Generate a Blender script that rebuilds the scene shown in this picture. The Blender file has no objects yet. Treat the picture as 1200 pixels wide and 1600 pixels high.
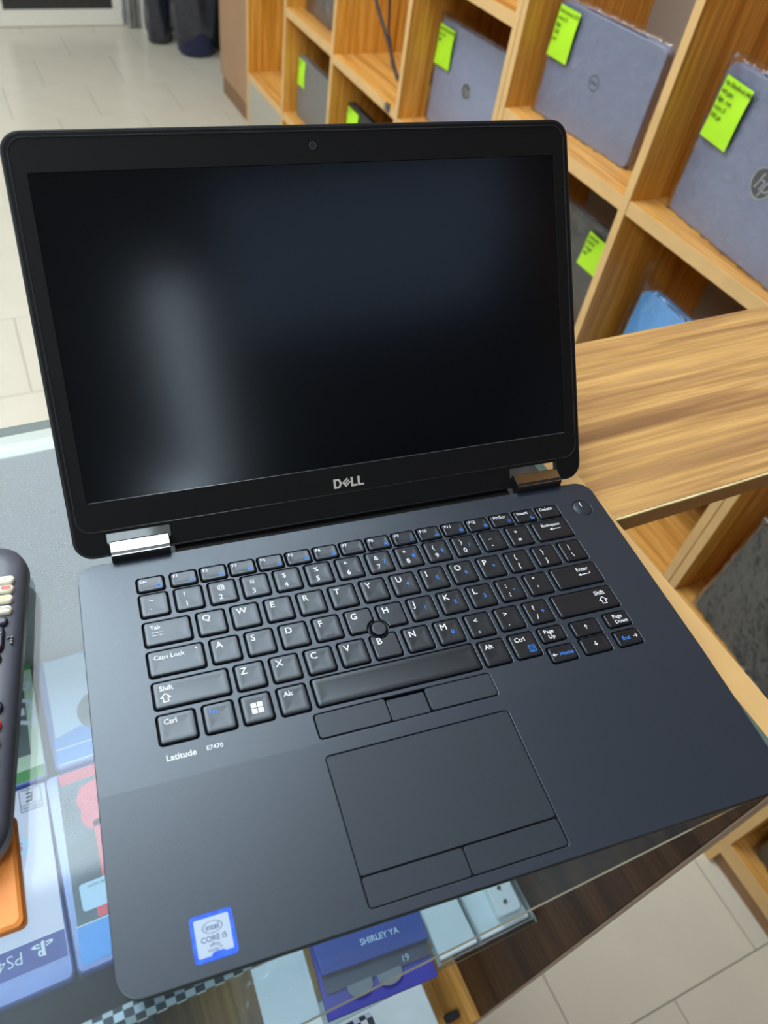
import bpy, bmesh, math, random
from mathutils import Matrix, Vector, noise
from mathutils.geometry import delaunay_2d_cdt
random.seed(7)
C = bpy.context.scene.collection
PI = math.pi
YAW = math.radians(6.2)          # the laptop stands turned by this against the shop furniture
DZ = 1.162                       # height of the laptop's deck above the floor (m)
MM = 0.001
def W(z): return z * MM + DZ     # millimetres above the deck -> metres above the floor

# ------------------------------------------------------------------ camera
def make_camera():
    cam = bpy.data.cameras.new('camera'); o = bpy.data.objects.new('camera', cam); C.objects.link(o)
    R = ((0.949, -0.299, 0.099), (-0.157, -0.723, -0.672), (0.273, 0.623, -0.734))
    x = Vector(R[0]).normalized(); z = -Vector(R[2]); z = (z - x * z.dot(x)).normalized(); y = z.cross(x)
    m = Matrix((x, y, z)).transposed().to_4x4()
    m.translation = Vector((37.821, -147.036, 352.156)) * MM
    o.matrix_world = Matrix.Translation((0, 0, DZ)) @ Matrix.Rotation(-YAW, 4, 'Z') @ m
    cam.sensor_fit = 'HORIZONTAL'; cam.sensor_width = 36
    cam.lens = 1175.12 / 1200 * 36
    cam.shift_x = 50 / 1200; cam.shift_y = -10 / 1200
    cam.clip_start = 0.02; cam.clip_end = 40
    cam.dof.use_dof = True; cam.dof.focus_distance = 0.46; cam.dof.aperture_fstop = 13
    bpy.context.scene.camera = o
make_camera()

# ------------------------------------------------------------------ world, lamps, exposure
sc = bpy.context.scene
w = bpy.data.worlds.new('world'); sc.world = w; w.use_nodes = True
w.node_tree.nodes['Background'].inputs[0].default_value = (0.75, 0.85, 1, 1)
w.node_tree.nodes['Background'].inputs[1].default_value = 0.3
LAMPS = [  # x, y, size x, size y, watts
    (-0.36, 1.50, 1.2, 1.9, 38), (-0.6, 4.0, 1.0, 1.0, 19), (0.50, 1.11, 0.18, 0.18, 5.5), (-1.25, -0.75, 0.7, 0.7, 24), (0.10, -2.05, 0.12, 1.4, 1.8), (-0.03, -2.85, 0.16, 0.16, 4.2), (0.78, -1.35, 1.0, 0.7, 1.2)]  # far aisle, left-hand, end-of-tube and dim panels are unseen lights, added for brightness
CEIL = 2.75
for x, y, sx, sy, p in LAMPS:
    l = bpy.data.lights.new('ceiling_lamp_light', 'AREA'); l.shape = 'RECTANGLE'; l.size = sx; l.size_y = sy
    l.energy = p; l.color = (0.84, 0.93, 1.0) if p != 1.2 else (0.6, 0.72, 1.0)
    o = bpy.data.objects.new('ceiling_lamp_light', l); o.location = (x, y, CEIL - 0.03); C.objects.link(o)
vs = sc.view_settings
vs.view_transform = 'Standard'; vs.look = 'None'; vs.gamma = 1; vs.use_curve_mapping = False
vs.exposure = 0.0
sc.cycles.max_bounces = 8; sc.cycles.transparent_max_bounces = 24
sc.cycles.caustics_reflective = False; sc.cycles.caustics_refractive = False
sc.cycles.sample_clamp_indirect = 4
sc.cycles.denoising_prefilter = 'ACCURATE'

# ------------------------------------------------------------------ materials
MATS = {}
def srgb(r, g, b):
    f = lambda c: (c / 255 / 12.92) if c / 255 <= 0.04045 else ((c / 255 + 0.055) / 1.055) ** 2.4
    return (f(r), f(g), f(b), 1)
def nt(name):
    m = bpy.data.materials.new(name); m.use_nodes = True; MATS[name] = m
    return m, m.node_tree, m.node_tree.nodes['Principled BSDF']
def mat(name, rgb, rough=0.5, metal=0, spec=0.5, var=0.06, scale=40, bump=0.0, bscale=400, coat=0, sheen=0):
    m, t, b = nt(name)
    b.inputs['Roughness'].default_value = rough; b.inputs['Metallic'].default_value = metal
    b.inputs['Specular IOR Level'].default_value = spec; b.inputs['Coat Weight'].default_value = coat
    b.inputs['Coat Roughness'].default_value = 0.1
    c = srgb(*rgb)
    tc = t.nodes.new('ShaderNodeTexCoord'); n = t.nodes.new('ShaderNodeTexNoise')
    n.inputs['Scale'].default_value = scale; n.inputs['Detail'].default_value = 4
    t.links.new(tc.outputs['Object'], n.inputs['Vector'])
    r = t.nodes.new('ShaderNodeValToRGB'); t.links.new(n.outputs['Fac'], r.inputs[0])
    r.color_ramp.elements[0].position = 0.3; r.color_ramp.elements[1].position = 0.7
    r.color_ramp.elements[0].color = tuple(v * (1 - var) for v in c[:3]) + (1,)
    r.color_ramp.elements[1].color = tuple(min(1, v * (1 + var)) for v in c[:3]) + (1,)
    t.links.new(r.outputs[0], b.inputs['Base Color'])
    if bump:
        n2 = t.nodes.new('ShaderNodeTexNoise'); n2.inputs['Scale'].default_value = bscale; n2.inputs['Detail'].default_value = 3
        t.links.new(tc.outputs['Object'], n2.inputs['Vector'])
        bp = t.nodes.new('ShaderNodeBump'); bp.inputs['Strength'].default_value = bump; bp.inputs['Distance'].default_value = 0.001
        t.links.new(n2.outputs['Fac'], bp.inputs['Height']); t.links.new(bp.outputs[0], b.inputs['Normal'])
    b.inputs['Specular Tint'].default_value = (0.80, 0.91, 1, 1) if name in ('matte_lcd_black', 'soft_touch_charcoal', 'key_black', 'touchpad_charcoal') else (1, 1, 1, 1)
    return m
def wood(name, axis, light, mid, dark, rough=0.42, k=1.0):
    m, t, b = nt(name)
    b.inputs['Roughness'].default_value = rough; b.inputs['Specular IOR Level'].default_value = 0.45
    tc = t.nodes.new('ShaderNodeTexCoord')
    def layer(scale, stretch, detail, dist):
        mp = t.nodes.new('ShaderNodeMapping'); s = [scale * k] * 3; s[axis] = scale * k / stretch
        mp.inputs['Scale'].default_value = s
        t.links.new(tc.outputs['Object'], mp.inputs['Vector'])
        n = t.nodes.new('ShaderNodeTexNoise'); n.inputs['Scale'].default_value = 1; n.inputs['Detail'].default_value = detail
        n.inputs['Distortion'].default_value = dist; n.inputs['Roughness'].default_value = 0.6
        t.links.new(mp.outputs[0], n.inputs['Vector']); return n
    a = layer(30, 26, 5, 0.15); c = layer(170, 60, 5, 0.05)
    r = t.nodes.new('ShaderNodeValToRGB'); e = r.color_ramp.elements
    e[0].position = 0.36; e[0].color = srgb(*dark); e[1].position = 0.62; e[1].color = srgb(*light)
    q = e.new(0.46); q.color = srgb(*mid); q = e.new(0.50); q.color = srgb(*light); q = e.new(0.56); q.color = srgb(*mid)
    t.links.new(a.outputs['Fac'], r.inputs[0])
    r2 = t.nodes.new('ShaderNodeValToRGB'); r2.color_ramp.elements[0].position = 0.35; r2.color_ramp.elements[1].position = 0.6
    r2.color_ramp.elements[0].color = (0.66, 0.60, 0.52, 1); r2.color_ramp.elements[1].color = (1, 1, 1, 1)
    t.links.new(c.outputs['Fac'], r2.inputs[0])
    mx = t.nodes.new('ShaderNodeMixRGB'); mx.blend_type = 'MULTIPLY'; mx.inputs[0].default_value = 0.8
    t.links.new(r.outputs[0], mx.inputs[1]); t.links.new(r2.outputs[0], mx.inputs[2])
    t.links.new(mx.outputs[0], b.inputs['Base Color'])
    return m
def glassy(name, tint, amount=1.0, rough=0.03, ior=1.5, bump=0, bscale=30, haze=0.0, hazecol=(0.8, 0.85, 0.9, 1)):
    """thin clear sheet: transparent, with a mirror coat that follows Fresnel"""
    m, t, b = nt(name); t.nodes.remove(b)
    out = t.nodes['Material Output']
    tr = t.nodes.new('ShaderNodeBsdfTransparent'); tr.inputs[0].default_value = tint
    gl = t.nodes.new('ShaderNodeBsdfGlossy'); gl.inputs['Roughness'].default_value = rough
    lw = t.nodes.new('ShaderNodeLayerWeight'); lw.inputs[0].default_value = 0.5      # Schlick's formula, the same from both sides
    pw = t.nodes.new('ShaderNodeMath'); pw.operation = 'POWER'; pw.inputs[1].default_value = 5; t.links.new(lw.outputs['Facing'], pw.inputs[0])
    f0 = ((ior - 1) / (ior + 1)) ** 2
    mu = t.nodes.new('ShaderNodeMath'); mu.operation = 'MULTIPLY_ADD'; mu.inputs[1].default_value = amount * (1 - f0); mu.inputs[2].default_value = amount * f0; mu.use_clamp = True
    t.links.new(pw.outputs[0], mu.inputs[0])
    mx = t.nodes.new('ShaderNodeMixShader'); t.links.new(mu.outputs[0], mx.inputs[0])
    src = tr
    if haze:
        df = t.nodes.new('ShaderNodeBsdfDiffuse'); df.inputs[0].default_value = hazecol
        m2 = t.nodes.new('ShaderNodeMixShader'); t.links.new(tr.outputs[0], m2.inputs[1]); t.links.new(df.outputs[0], m2.inputs[2])
        tc = t.nodes.new('ShaderNodeTexCoord'); n = t.nodes.new('ShaderNodeTexNoise'); n.inputs['Scale'].default_value = 9
        n.inputs['Detail'].default_value = 6
        t.links.new(tc.outputs['Object'], n.inputs['Vector'])
        rp = t.nodes.new('ShaderNodeMapRange'); rp.inputs[1].default_value = 0.3; rp.inputs[2].default_value = 0.7
        rp.inputs[3].default_value = haze * 0.6; rp.inputs[4].default_value = haze * 1.4
        t.links.new(n.outputs['Fac'], rp.inputs[0]); t.links.new(rp.outputs[0], m2.inputs[0]); src = m2
    if bump:
        tc = t.nodes.new('ShaderNodeTexCoord'); n = t.nodes.new('ShaderNodeTexNoise'); n.inputs['Scale'].default_value = bscale
        n.inputs['Detail'].default_value = 3; n.inputs['Distortion'].default_value = 1.2
        t.links.new(tc.outputs['Object'], n.inputs['Vector'])
        bp = t.nodes.new('ShaderNodeBump'); bp.inputs['Strength'].default_value = bump; bp.inputs['Distance'].default_value = 0.01
        t.links.new(n.outputs['Fac'], bp.inputs['Height']); t.links.new(bp.outputs[0], gl.inputs['Normal'])
    t.links.new(src.outputs[0], mx.inputs[1]); t.links.new(gl.outputs[0], mx.inputs[2])
    t.links.new(mx.outputs[0], out.inputs[0])
    return m
def emis(name, col, s):
    m, t, b = nt(name); b.inputs['Emission Color'].default_value = col; b.inputs['Emission Strength'].default_value = s
    b.inputs['Base Color'].default_value = col; return m

LI, MI, DK = (204, 158, 98), (182, 136, 80), (156, 111, 62)
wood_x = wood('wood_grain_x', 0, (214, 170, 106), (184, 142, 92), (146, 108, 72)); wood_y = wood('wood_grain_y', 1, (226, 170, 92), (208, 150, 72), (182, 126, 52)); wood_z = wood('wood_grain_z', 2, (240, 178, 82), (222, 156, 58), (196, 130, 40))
wood_edge = mat('wood_edge_band', (210, 170, 112), 0.45, var=0.06, scale=25)
wood_dark_y = wood('brown_wood_grain_y', 1, (92, 64, 40), (76, 50, 30), (58, 37, 22), 0.6)
back_grey = mat('shelf_back_grey', (150, 138, 125), 0.6, var=0.03, scale=8)
tan_lam = mat('tan_laminate', (176, 138, 104), 0.5, var=0.06, scale=6)
tan_dark = mat('tan_laminate_plinth', (140, 104, 70), 0.5)
grey_door = mat('grey_door_laminate', (166, 160, 146), 0.4, var=0.03)
deck_m = mat('soft_touch_charcoal', (32, 40, 52), 0.38, spec=1.0, var=0.05, scale=500, bump=0.10, bscale=2600)
pad_m = mat('touchpad_charcoal', (36, 42, 50), 0.44, spec=0.7, var=0.05, scale=600, bump=0.10, bscale=3000)
body_m = mat('laptop_underside_black', (14, 14, 16), 0.5)
bezel_m = mat('bezel_black', (13, 14, 16), 0.55, spec=0.2, var=0.05, bump=0.04, bscale=3000)
lidrim_m = mat('lid_rim_charcoal', (26, 29, 34), 0.35, spec=0.5)
screen_m = mat('matte_lcd_black', (4, 5, 9), 0.16, spec=0.35, var=0.02, bump=0.0)
gasket_m = mat('bezel_gasket_black', (34, 34, 36), 0.22, spec=0.6)
key_m = mat('key_black', (16, 18, 24), 0.34, spec=0.9, var=0.05, scale=500, bump=0.05, bscale=3500)
hole_m = mat('key_well_black', (5, 5, 6), 0.6, spec=0.2)
white_p = mat('white_print', (225, 230, 236), 0.5, var=0.02); blue_p = mat('blue_print', (52, 130, 225), 0.5, var=0.02)
chrome_m = mat('hinge_chrome', (170, 172, 178), 0.14, metal=1, var=0.02)
logo_m = mat('silver_emblem', (214, 208, 198), 0.35, metal=0.3, var=0.02)
nub_m = mat('pointing_stick_rubber', (66, 70, 78), 0.6)
stick_blue = mat('sticker_blue_foil', (46, 98, 235), 0.3, var=0.35, scale=260, coat=0.5)
stick_white = mat('sticker_white', (170, 186, 204), 0.35, var=0.03)
ink_m = mat('sticker_ink_blue', (36, 66, 116), 0.5)
glass_m = glassy('counter_glass', (0.82, 0.90, 0.93, 1), 0.62, 0.07, haze=0.03)
shelf_glass = glassy('shelf_glass', (0.84, 0.90, 0.92, 1), 0.5, 0.05)
glass_edge = mat('glass_edge_green', (150, 172, 150), 0.15, spec=0.8)
clear_pl = glassy('clear_plastic', (0.93, 0.96, 0.97, 1), 1.5, 0.06, bump=0.3, bscale=40, haze=0.12)
wrap_m = glassy('plastic_wrap', (0.97, 0.97, 0.98, 1), 2.4, 0.06, bump=0.55, bscale=45, haze=0.02)
film_m = glassy('box_film', (0.97, 0.97, 0.98, 1), 1.2, 0.08, bump=0.3, bscale=30, haze=0.03)
alu_m = mat('laptop_silver', (124, 131, 156), 0.42, metal=0.1, var=0.03, scale=8)
alu2_m = mat('laptop_silver_cool', (140, 150, 178), 0.42, metal=0.1, var=0.03, scale=8)
blk_lap = mat('laptop_black_lid', (28, 30, 31), 0.35, var=0.08, scale=10)
grey_lap = mat('laptop_grey_lid', (112, 110, 106), 0.45, var=0.04)
blue_lap = mat('laptop_blue_shell', (96, 178, 250), 0.35, var=0.04, scale=8)
emb_dk = mat('emblem_dark', (70, 74, 78), 0.3, metal=0.6); emb_lt = mat('emblem_light', (170, 176, 186), 0.3, metal=0.7)
note_m = mat('neon_note_paper', (176, 232, 36), 0.6, var=0.03, scale=20)
pen_m = mat('pen_ink', (40, 62, 20), 0.6)
tile_m = mat('floor_tile_beige', (208, 201, 183), 0.22, spec=0.45, var=0.03, scale=7)
grout_m = mat('grout_grey', (120, 116, 106), 0.8)
wall_m = mat('wall_white_paint', (214, 216, 216), 0.7, var=0.02, scale=3, bump=0.1, bscale=80)
ceil_m = mat('ceiling_white', (226, 228, 230), 0.8, var=0.01)
frame_w = mat('white_door_frame', (238, 236, 226), 0.4, var=0.03)
door_glass = mat('dark_door_glass', (42, 44, 48), 0.12, spec=0.7)
curt_m = mat('pale_curtain', (214, 217, 220), 0.8, var=0.1, scale=14); curt_b = mat('blue_white_curtain', (216, 224, 246), 0.7, var=0.06)
bagp_m = mat('black_bin_bag', (40, 43, 54), 0.22, spec=0.7, var=0.2, bump=0.5, bscale=30)
navy_m = mat('navy_bin', (28, 36, 76), 0.4); green_m = mat('dark_green', (34, 70, 40), 0.6)
orange_m = mat('orange_leather', (236, 146, 66), 0.5, var=0.1, scale=60, bump=0.3, bscale=300)
orange_e = mat('orange_leather_edge', (186, 108, 44), 0.6)
rem_m = mat('remote_grey', (74, 77, 88), 0.40, var=0.05); rem_b = mat('remote_rim_silver', (150, 154, 160), 0.3, metal=0.4)
btn_w = mat('button_cream', (222, 218, 196), 0.35); btn_d = mat('button_dark', (42, 46, 56), 0.3); btn_r = mat('button_red', (206, 66, 58), 0.4)
btn_o = mat('button_orange_print', (226, 180, 130), 0.4)
shade_dkgrey = mat('shade_block_charcoal', (62, 66, 68), 0.6)  # dark grey of the added block that imitates shade inside the counter
case_pl = mat('blue_case_plastic', (96, 112, 184), 0.2, spec=0.8, var=0.15, scale=30)
p_white = mat('print_lilac_white', (214, 208, 224), 0.4, var=0.05, scale=12); p_blue = mat('print_sky_blue', (84, 156, 232), 0.4, var=0.1, scale=10)
p_lblue = mat('print_pale_blue', (190, 216, 238), 0.4, var=0.06, scale=10); p_green = mat('print_green', (72, 150, 74), 0.5, var=0.1)
p_pgreen = mat('print_pale_green', (204, 218, 190), 0.5, var=0.08); p_grey = mat('print_grey', (84, 92, 92), 0.5, var=0.3, scale=30)
p_red = mat('print_coral', (236, 92, 108), 0.5, var=0.1); p_slate = mat('print_slate', (92, 106, 116), 0.5, var=0.4, scale=30)
p_indigo = mat('print_indigo', (76, 82, 152), 0.45, var=0.08); p_navy = mat('print_dark_blue', (40, 52, 110), 0.45)
box_blue = mat('carton_royal_blue', (66, 84, 156), 0.35, var=0.12, scale=16); box_violet = mat('carton_violet', (64, 64, 156), 0.4)
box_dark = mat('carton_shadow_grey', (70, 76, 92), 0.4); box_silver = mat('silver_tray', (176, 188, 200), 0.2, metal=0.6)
white_pl = mat('white_plastic', (226, 234, 236), 0.35, var=0.02); carton_w = mat('white_carton', (206, 218, 222), 0.5, var=0.04)
tape_l = mat('mirror_tape', (236, 240, 246), 0.25, metal=0.5, var=0.02); tape_d = mat('dark_tape', (84, 92, 102), 0.25, metal=0.6)
cord_m = mat('black_cord', (30, 26, 28), 0.5); clip_m = mat('grey_clip', (90, 84, 72), 0.5)
added_panel_dim = emis('added_panel_diffuser_dim', (0.6, 0.72, 1, 1), 0.5)  # glow of the added panel that puts bluish haze on the screen
lamp_on = emis('lamp_diffuser_lit', (0.9, 0.96, 1, 1), 5.0)

# ------------------------------------------------------------------ mesh helpers
class MB:
    def __init__(s): s.v = []; s.f = []; s.m = []; s.sm = []
    def add(s, v, f, mi=0, sm=False):
        o = len(s.v); s.v += [tuple(p) for p in v]
        for q in f: s.f.append([i + o for i in q]); s.m.append(mi); s.sm.append(sm)
    def box(s, x0, x1, y0, y1, z0, z1, mi=0):
        v = [(x, y, z) for z in (z0, z1) for y in (y0, y1) for x in (x0, x1)]
        s.add(v, [(0, 2, 3, 1), (4, 5, 7, 6), (0, 1, 5, 4), (2, 6, 7, 3), (0, 4, 6, 2), (1, 3, 7, 5)], mi)
    def loft(s, rings, mi=0, cap0=True, cap1=True, sm=False, capmi=None):
        n = len(rings[0]); v = [p for r in rings for p in r]; f = []
        for k in range(len(rings) - 1):
            for i in range(n):
                j = (i + 1) % n; f.append((k * n + i, k * n + j, (k + 1) * n + j, (k + 1) * n + i))
        s.add(v, f, mi, sm)
        o = len(s.v) - len(v)
        if cap0: s.f.append([o + i for i in range(n)][::-1]); s.m.append(mi); s.sm.append(False)
        if cap1: s.f.append([o + (len(rings) - 1) * n + i for i in range(n)]); s.m.append(mi if capmi is None else capmi); s.sm.append(sm)
    def prism(s, pts, z0, z1, mi=0): s.loft([[(x, y, z0) for x, y in pts], [(x, y, z1) for x, y in pts]], mi)
    def flat(s, pts, z, mi=0): s.add([(x, y, z) for x, y in pts], [list(range(len(pts)))], mi)
    def tube(s, path, r, n=8, mi=0):
        rings = []
        for i, p in enumerate(path):
            a = Vector(path[max(0, i - 1)]); b = Vector(path[min(len(path) - 1, i + 1)]); d = (b - a).normalized()
            u = d.cross(Vector((0, 0, 1)) if abs(d.z) < 0.9 else Vector((1, 0, 0))).normalized(); w_ = d.cross(u)
            rings.append([tuple(Vector(p) + (u * math.cos(t) + w_ * math.sin(t)) * r) for t in [2 * PI * k / n for k in range(n)]])
        s.loft(rings, mi, sm=True)
    def xf(s, fn): s.v = [fn(*p) for p in s.v]; return s
    def join(s, o, mi=0, fn=None):
        v = [fn(*p) for p in o.v] if fn else o.v
        k = len(s.v); s.v += list(v)
        for q, sm in zip(o.f, o.sm): s.f.append([i + k for i in q]); s.m.append(mi); s.sm.append(sm)
    def build(s, name, mats, parent=None, loc=(0, 0, 0), rot=(0, 0, 0), scale=1.0, bevel=0, smooth=False):
        me = bpy.data.meshes.new(name)
        me.from_pydata([tuple(c * scale for c in p) for p in s.v], [], s.f)
        if not isinstance(mats, (list, tuple)): mats = [mats]
        for m_ in mats: me.materials.append(m_)
        for p, mi, sm in zip(me.polygons, s.m, s.sm): p.material_index = mi; p.use_smooth = sm or smooth
        if bevel:
            bm = bmesh.new(); bm.from_mesh(me)
            bmesh.ops.bevel(bm, geom=[e for e in bm.edges if len(e.link_faces) == 2 and e.calc_face_angle(0) > 0.6], offset=bevel, segments=1, affect='EDGES')
            bmesh.ops.recalc_face_normals(bm, faces=bm.faces); bm.to_mesh(me); bm.free()
        o = bpy.data.objects.new(name, me); C.objects.link(o)
        if parent: o.parent = parent
        o.location = loc; o.rotation_euler = rot
        return o
def tag(o, label, cat, group=None, kind=None):
    o['label'] = label
    if cat: o['category'] = cat
    if group: o['group'] = group
    if kind: o['kind'] = kind
    return o
def empty(name, loc=(0, 0, 0), rot=(0, 0, 0)):
    o = bpy.data.objects.new(name, None); o.empty_display_size = 0.05; C.objects.link(o); o.location = loc; o.rotation_euler = rot; return o
def rr(x0, x1, y0, y1, r, n=5, side=1):
    """rounded rectangle outline, counter-clockwise"""
    pts = []
    cs = [(x1 - r, y0 + r, -90), (x1 - r, y1 - r, 0), (x0 + r, y1 - r, 90), (x0 + r, y0 + r, 180)]
    for k, (cx, cy, a) in enumerate(cs):
        arc = [(cx + r * math.cos(math.radians(a + 90 * i / n)), cy + r * math.sin(math.radians(a + 90 * i / n))) for i in range(n + 1)]
        pts += arc
        nx, ny, na = cs[(k + 1) % 4]
        q = (nx + r * math.cos(math.radians(na)), ny + r * math.sin(math.radians(na)))
        for i in range(1, side): t = i / side; pts.append((arc[-1][0] * (1 - t) + q[0] * t, arc[-1][1] * (1 - t) + q[1] * t))
    return pts
def circ(cx, cy, r, n=24, ry=None): return [(cx + r * math.cos(2 * PI * i / n), cy + (ry or r) * math.sin(2 * PI * i / n)) for i in range(n)]
def offset_poly(pts, d):
    """move a counter-clockwise outline inwards by d (outwards when d < 0)"""
    out = []; n = len(pts)
    for i in range(n):
        p, q, r = Vector(pts[i - 1]), Vector(pts[i]), Vector(pts[(i + 1) % n])
        a, c = (q - p), (r - q)
        if a.length < 1e-9: a = c
        if c.length < 1e-9: c = a
        a.normalize(); c.normalize(); na = Vector((-a.y, a.x)); nc = Vector((-c.y, c.x)); m = na + nc
        m = m / max(0.3, m.length_squared) * 2
        out.append((q.x + m.x * d, q.y + m.y * d))
    return out
def split_y(pts, y):
    out = []
    for i, p in enumerate(pts):
        q = pts[(i + 1) % len(pts)]; out.append(p)
        if (p[1] - y) * (q[1] - y) < 0: t = (y - p[1]) / (q[1] - p[1]); out.append((p[0] + (q[0] - p[0]) * t, y))
    return out
def inside(x, y, poly):
    c = False; n = len(poly); j = n - 1
    for i in range(n):
        xi, yi = poly[i]; xj, yj = poly[j]
        if (yi > y) != (yj > y) and x < (xj - xi) * (y - yi) / (yj - yi) + xi: c = not c
        j = i
    return c
def curve_panel(outer, holes, z0, z1, bev=0.0, res=1, crease=None):
    """flat plate with holes: triangulated top and bottom, bevelled rims"""
    b = MB(); loops = [(outer, 1)] + [(h, -1) for h in holes]
    if crease is not None: loops = [(split_y(p, crease), s_) for p, s_ in loops]
    tops = [offset_poly(p, bev * s_) for p, s_ in loops]
    vs = []; ed = []
    for p in tops:
        k = len(vs); vs += [Vector(q) for q in p]; ed += [(k + i, k + (i + 1) % len(p)) for i in range(len(p))]
    if crease is not None:
        xs = sorted(((q[0], i) for i, q in enumerate(map(tuple, vs)) if abs(q[1] - crease) < 1e-6))
        if len(xs) >= 2: ed.append((xs[0][1], xs[-1][1]))
    ov, oe, of, *_ = delaunay_2d_cdt(vs, ed, [], 0, 1e-7)
    bb = [(min(q[0] for q in p), max(q[0] for q in p), min(q[1] for q in p), max(q[1] for q in p)) for p in tops]
    keep = []
    for f in of:
        cx = sum(ov[i].x for i in f) / 3; cy = sum(ov[i].y for i in f) / 3
        if not inside(cx, cy, tops[0]): continue
        if any(q[0] < cx < q[1] and q[2] < cy < q[3] and inside(cx, cy, p) for p, q in zip(tops[1:], bb[1:])): continue
        keep.append(f)
    b.add([(v.x, v.y, z1) for v in ov], keep)
    b.add([(v.x, v.y, z0) for v in ov], [list(f)[::-1] for f in keep])
    for (p, s_), t in zip(loops, tops):
        rings = [[(x, y, z1) for x, y in t]]
        if bev:
            m = offset_poly(p, bev * s_ * 0.29); rings += [[(x, y, z1 - bev * 0.29) for x, y in m], [(x, y, z1 - bev) for x, y in p], [(x, y, z0 + bev) for x, y in p]]
        rings.append([(x, y, z0) for x, y in t])
        if s_ > 0: rings = rings[::-1]
        b.loft(rings, 0, cap0=False, cap1=False)
    return b
_tc = {}
def text(s, size, off=0.0, shear=0.0, align='LEFT', sp=1.0):
    """flat lettering as MB; size = letter body size; origin at baseline"""
    k = (s, off, shear, align, sp)
    if k not in _tc:
        cu = bpy.data.curves.new('tmp', 'FONT'); cu.body = s; cu.size = 1; cu.offset = off; cu.shear = shear; cu.align_x = align
        cu.resolution_u = 3; cu.space_character = sp
        o = bpy.data.objects.new('tmp', cu); C.objects.link(o)
        dg = bpy.context.evaluated_depsgraph_get(); me = o.evaluated_get(dg).to_mesh()
        _tc[k] = ([tuple(v.co) for v in me.vertices], [list(p.vertices) for p in me.polygons])
        o.evaluated_get(dg).to_mesh_clear(); bpy.data.objects.remove(o); bpy.data.curves.remove(cu)
    v, f = _tc[k]; b = MB(); b.add([(p[0] * size, p[1] * size, 0) for p in v], f); return b
def ring(r0, r1, z, cx=0, cy=0, n=32, ry=1.0):
    b = MB(); v = [(cx + r * math.cos(2 * PI * i / n), cy + ry * r * math.sin(2 * PI * i / n), z) for r in (r0, r1) for i in range(n)]
    b.add(v, [(i, (i + 1) % n, n + (i + 1) % n, n + i)[::-1] for i in range(n)]); return b

# ------------------------------------------------------------------ setting: room
def structure(o): o['kind'] = 'structure'; return o
def slab(name, m, x0, x1, y0, y1, z0, z1, parent=None, bevel=0):
    b = MB(); b.box(x0, x1, y0, y1, z0, z1); return b.build(name, m, parent, bevel=bevel)
floor = structure(slab('floor', grout_m, -3, 1.7, -3.2, 5.4, -0.05, -0.002))
structure(slab('ceiling', ceil_m, -3, 1.7, -3.2, 5.4, CEIL, CEIL + 0.05))
structure(slab('wall_left', wall_m, -3.05, -3, -3.2, 5.4, 0, CEIL))
structure(slab('wall_right', wall_m, 1.62, 1.7, -3.2, 5.4, 0, CEIL))
structure(slab('wall_front', mat('wall_beige_paint', (126, 116, 104), 0.7), -3, 1.62, -3.25, -3.2, 0, CEIL))
tile_me = None
for r in range(-2, 14):
    y0 = -0.207 + 0.4 * r; off = 0.19 if r % 2 == 0 else 0.39
    for c in range(-5, 4):
        x0 = off + 0.4 * c
        if x0 > 1.55 or y0 > 5.1: continue
        if tile_me is None:
            b = MB(); b.box(0.001, 0.399, 0.001, 0.399, -0.01, 0.0)
            t0 = b.build('floor_tile', tile_m, floor, bevel=0.0006); tile_me = t0.data; t = t0
        else:
            t = bpy.data.objects.new('floor_tile', tile_me); C.objects.link(t); t.parent = floor
        t.location = (x0, y0, random.uniform(-0.0004, 0))
# far wall with the door and the curtained strip
wb = structure(slab('wall_back', wall_m, 1.0, 1.62, 5.16, 5.3, 0, CEIL))
structure(slab('wall_back_left', wall_m, -3, -0.02, 5.16, 5.3, 0, CEIL))
structure(slab('wall_back_top', wall_m, -0.02, 1.0, 5.16, 5.3, 2.15, CEIL))
door = structure(slab('door_1', frame_w, 0.27, 0.98, 5.10, 5.14, 0.004, 0.085))
slab('door_stile', frame_w, 0.93, 0.985, 5.10, 5.14, 0.085, 2.1, door)
slab('door_stile', frame_w, 0.25, 0.32, 5.10, 5.14, 0.085, 2.1, door)
slab('door_top_rail', frame_w, 0.32, 0.93, 5.10, 5.14, 2.02, 2.1, door)
slab('door_glass', door_glass, 0.32, 0.93, 5.115, 5.125, 0.085, 2.02, door)
fr = structure(slab('trim_1', frame_w, -0.02, 0.25, 5.09, 5.2, 0.0, 2.15))
structure(slab('trim_2', frame_w, 1.075, 1.15, 4.96, 5.03, 0.0, 2.4))
def curtain(name, m, x0, x1, y, z0, z1, folds, label):
    b = MB(); n = folds * 8; v = []
    for i in range(n + 1):
        x = x0 + (x1 - x0) * i / n; yy = y + 0.022 * math.sin(i / n * folds * 2 * PI) + 0.006 * math.sin(i * 1.7)
        v += [(x, yy, z0 + 0.008 * math.sin(i * 0.9)), (x, yy, z1), (x, yy + 0.004, z1), (x, yy + 0.004, z0 + 0.008 * math.sin(i * 0.9))]
    f = []
    for i in range(n):
        a = 4 * i
        f += [(a, a + 4, a + 5, a + 1), (a + 1, a + 5, a + 6, a + 2), (a + 2, a + 6, a + 7, a + 3), (a + 3, a + 7, a + 4, a)]
    f += [(0, 1, 2, 3), (4 * n, 4 * n + 3, 4 * n + 2, 4 * n + 1)]
    b.add(v, f, 0, True); o = b.build(name, m); tag(o, label, 'curtain'); return o
curtain('curtain', curt_m, 0.99, 1.07, 5.05, 0.01, 2.3, 3, 'pale grey curtain hanging beside the dark glass door')
curtain('curtain', curt_b, 1.16, 1.55, 5.06, 0.12, 2.3, 5, 'bluish white curtain behind the black bin bag')

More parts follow.
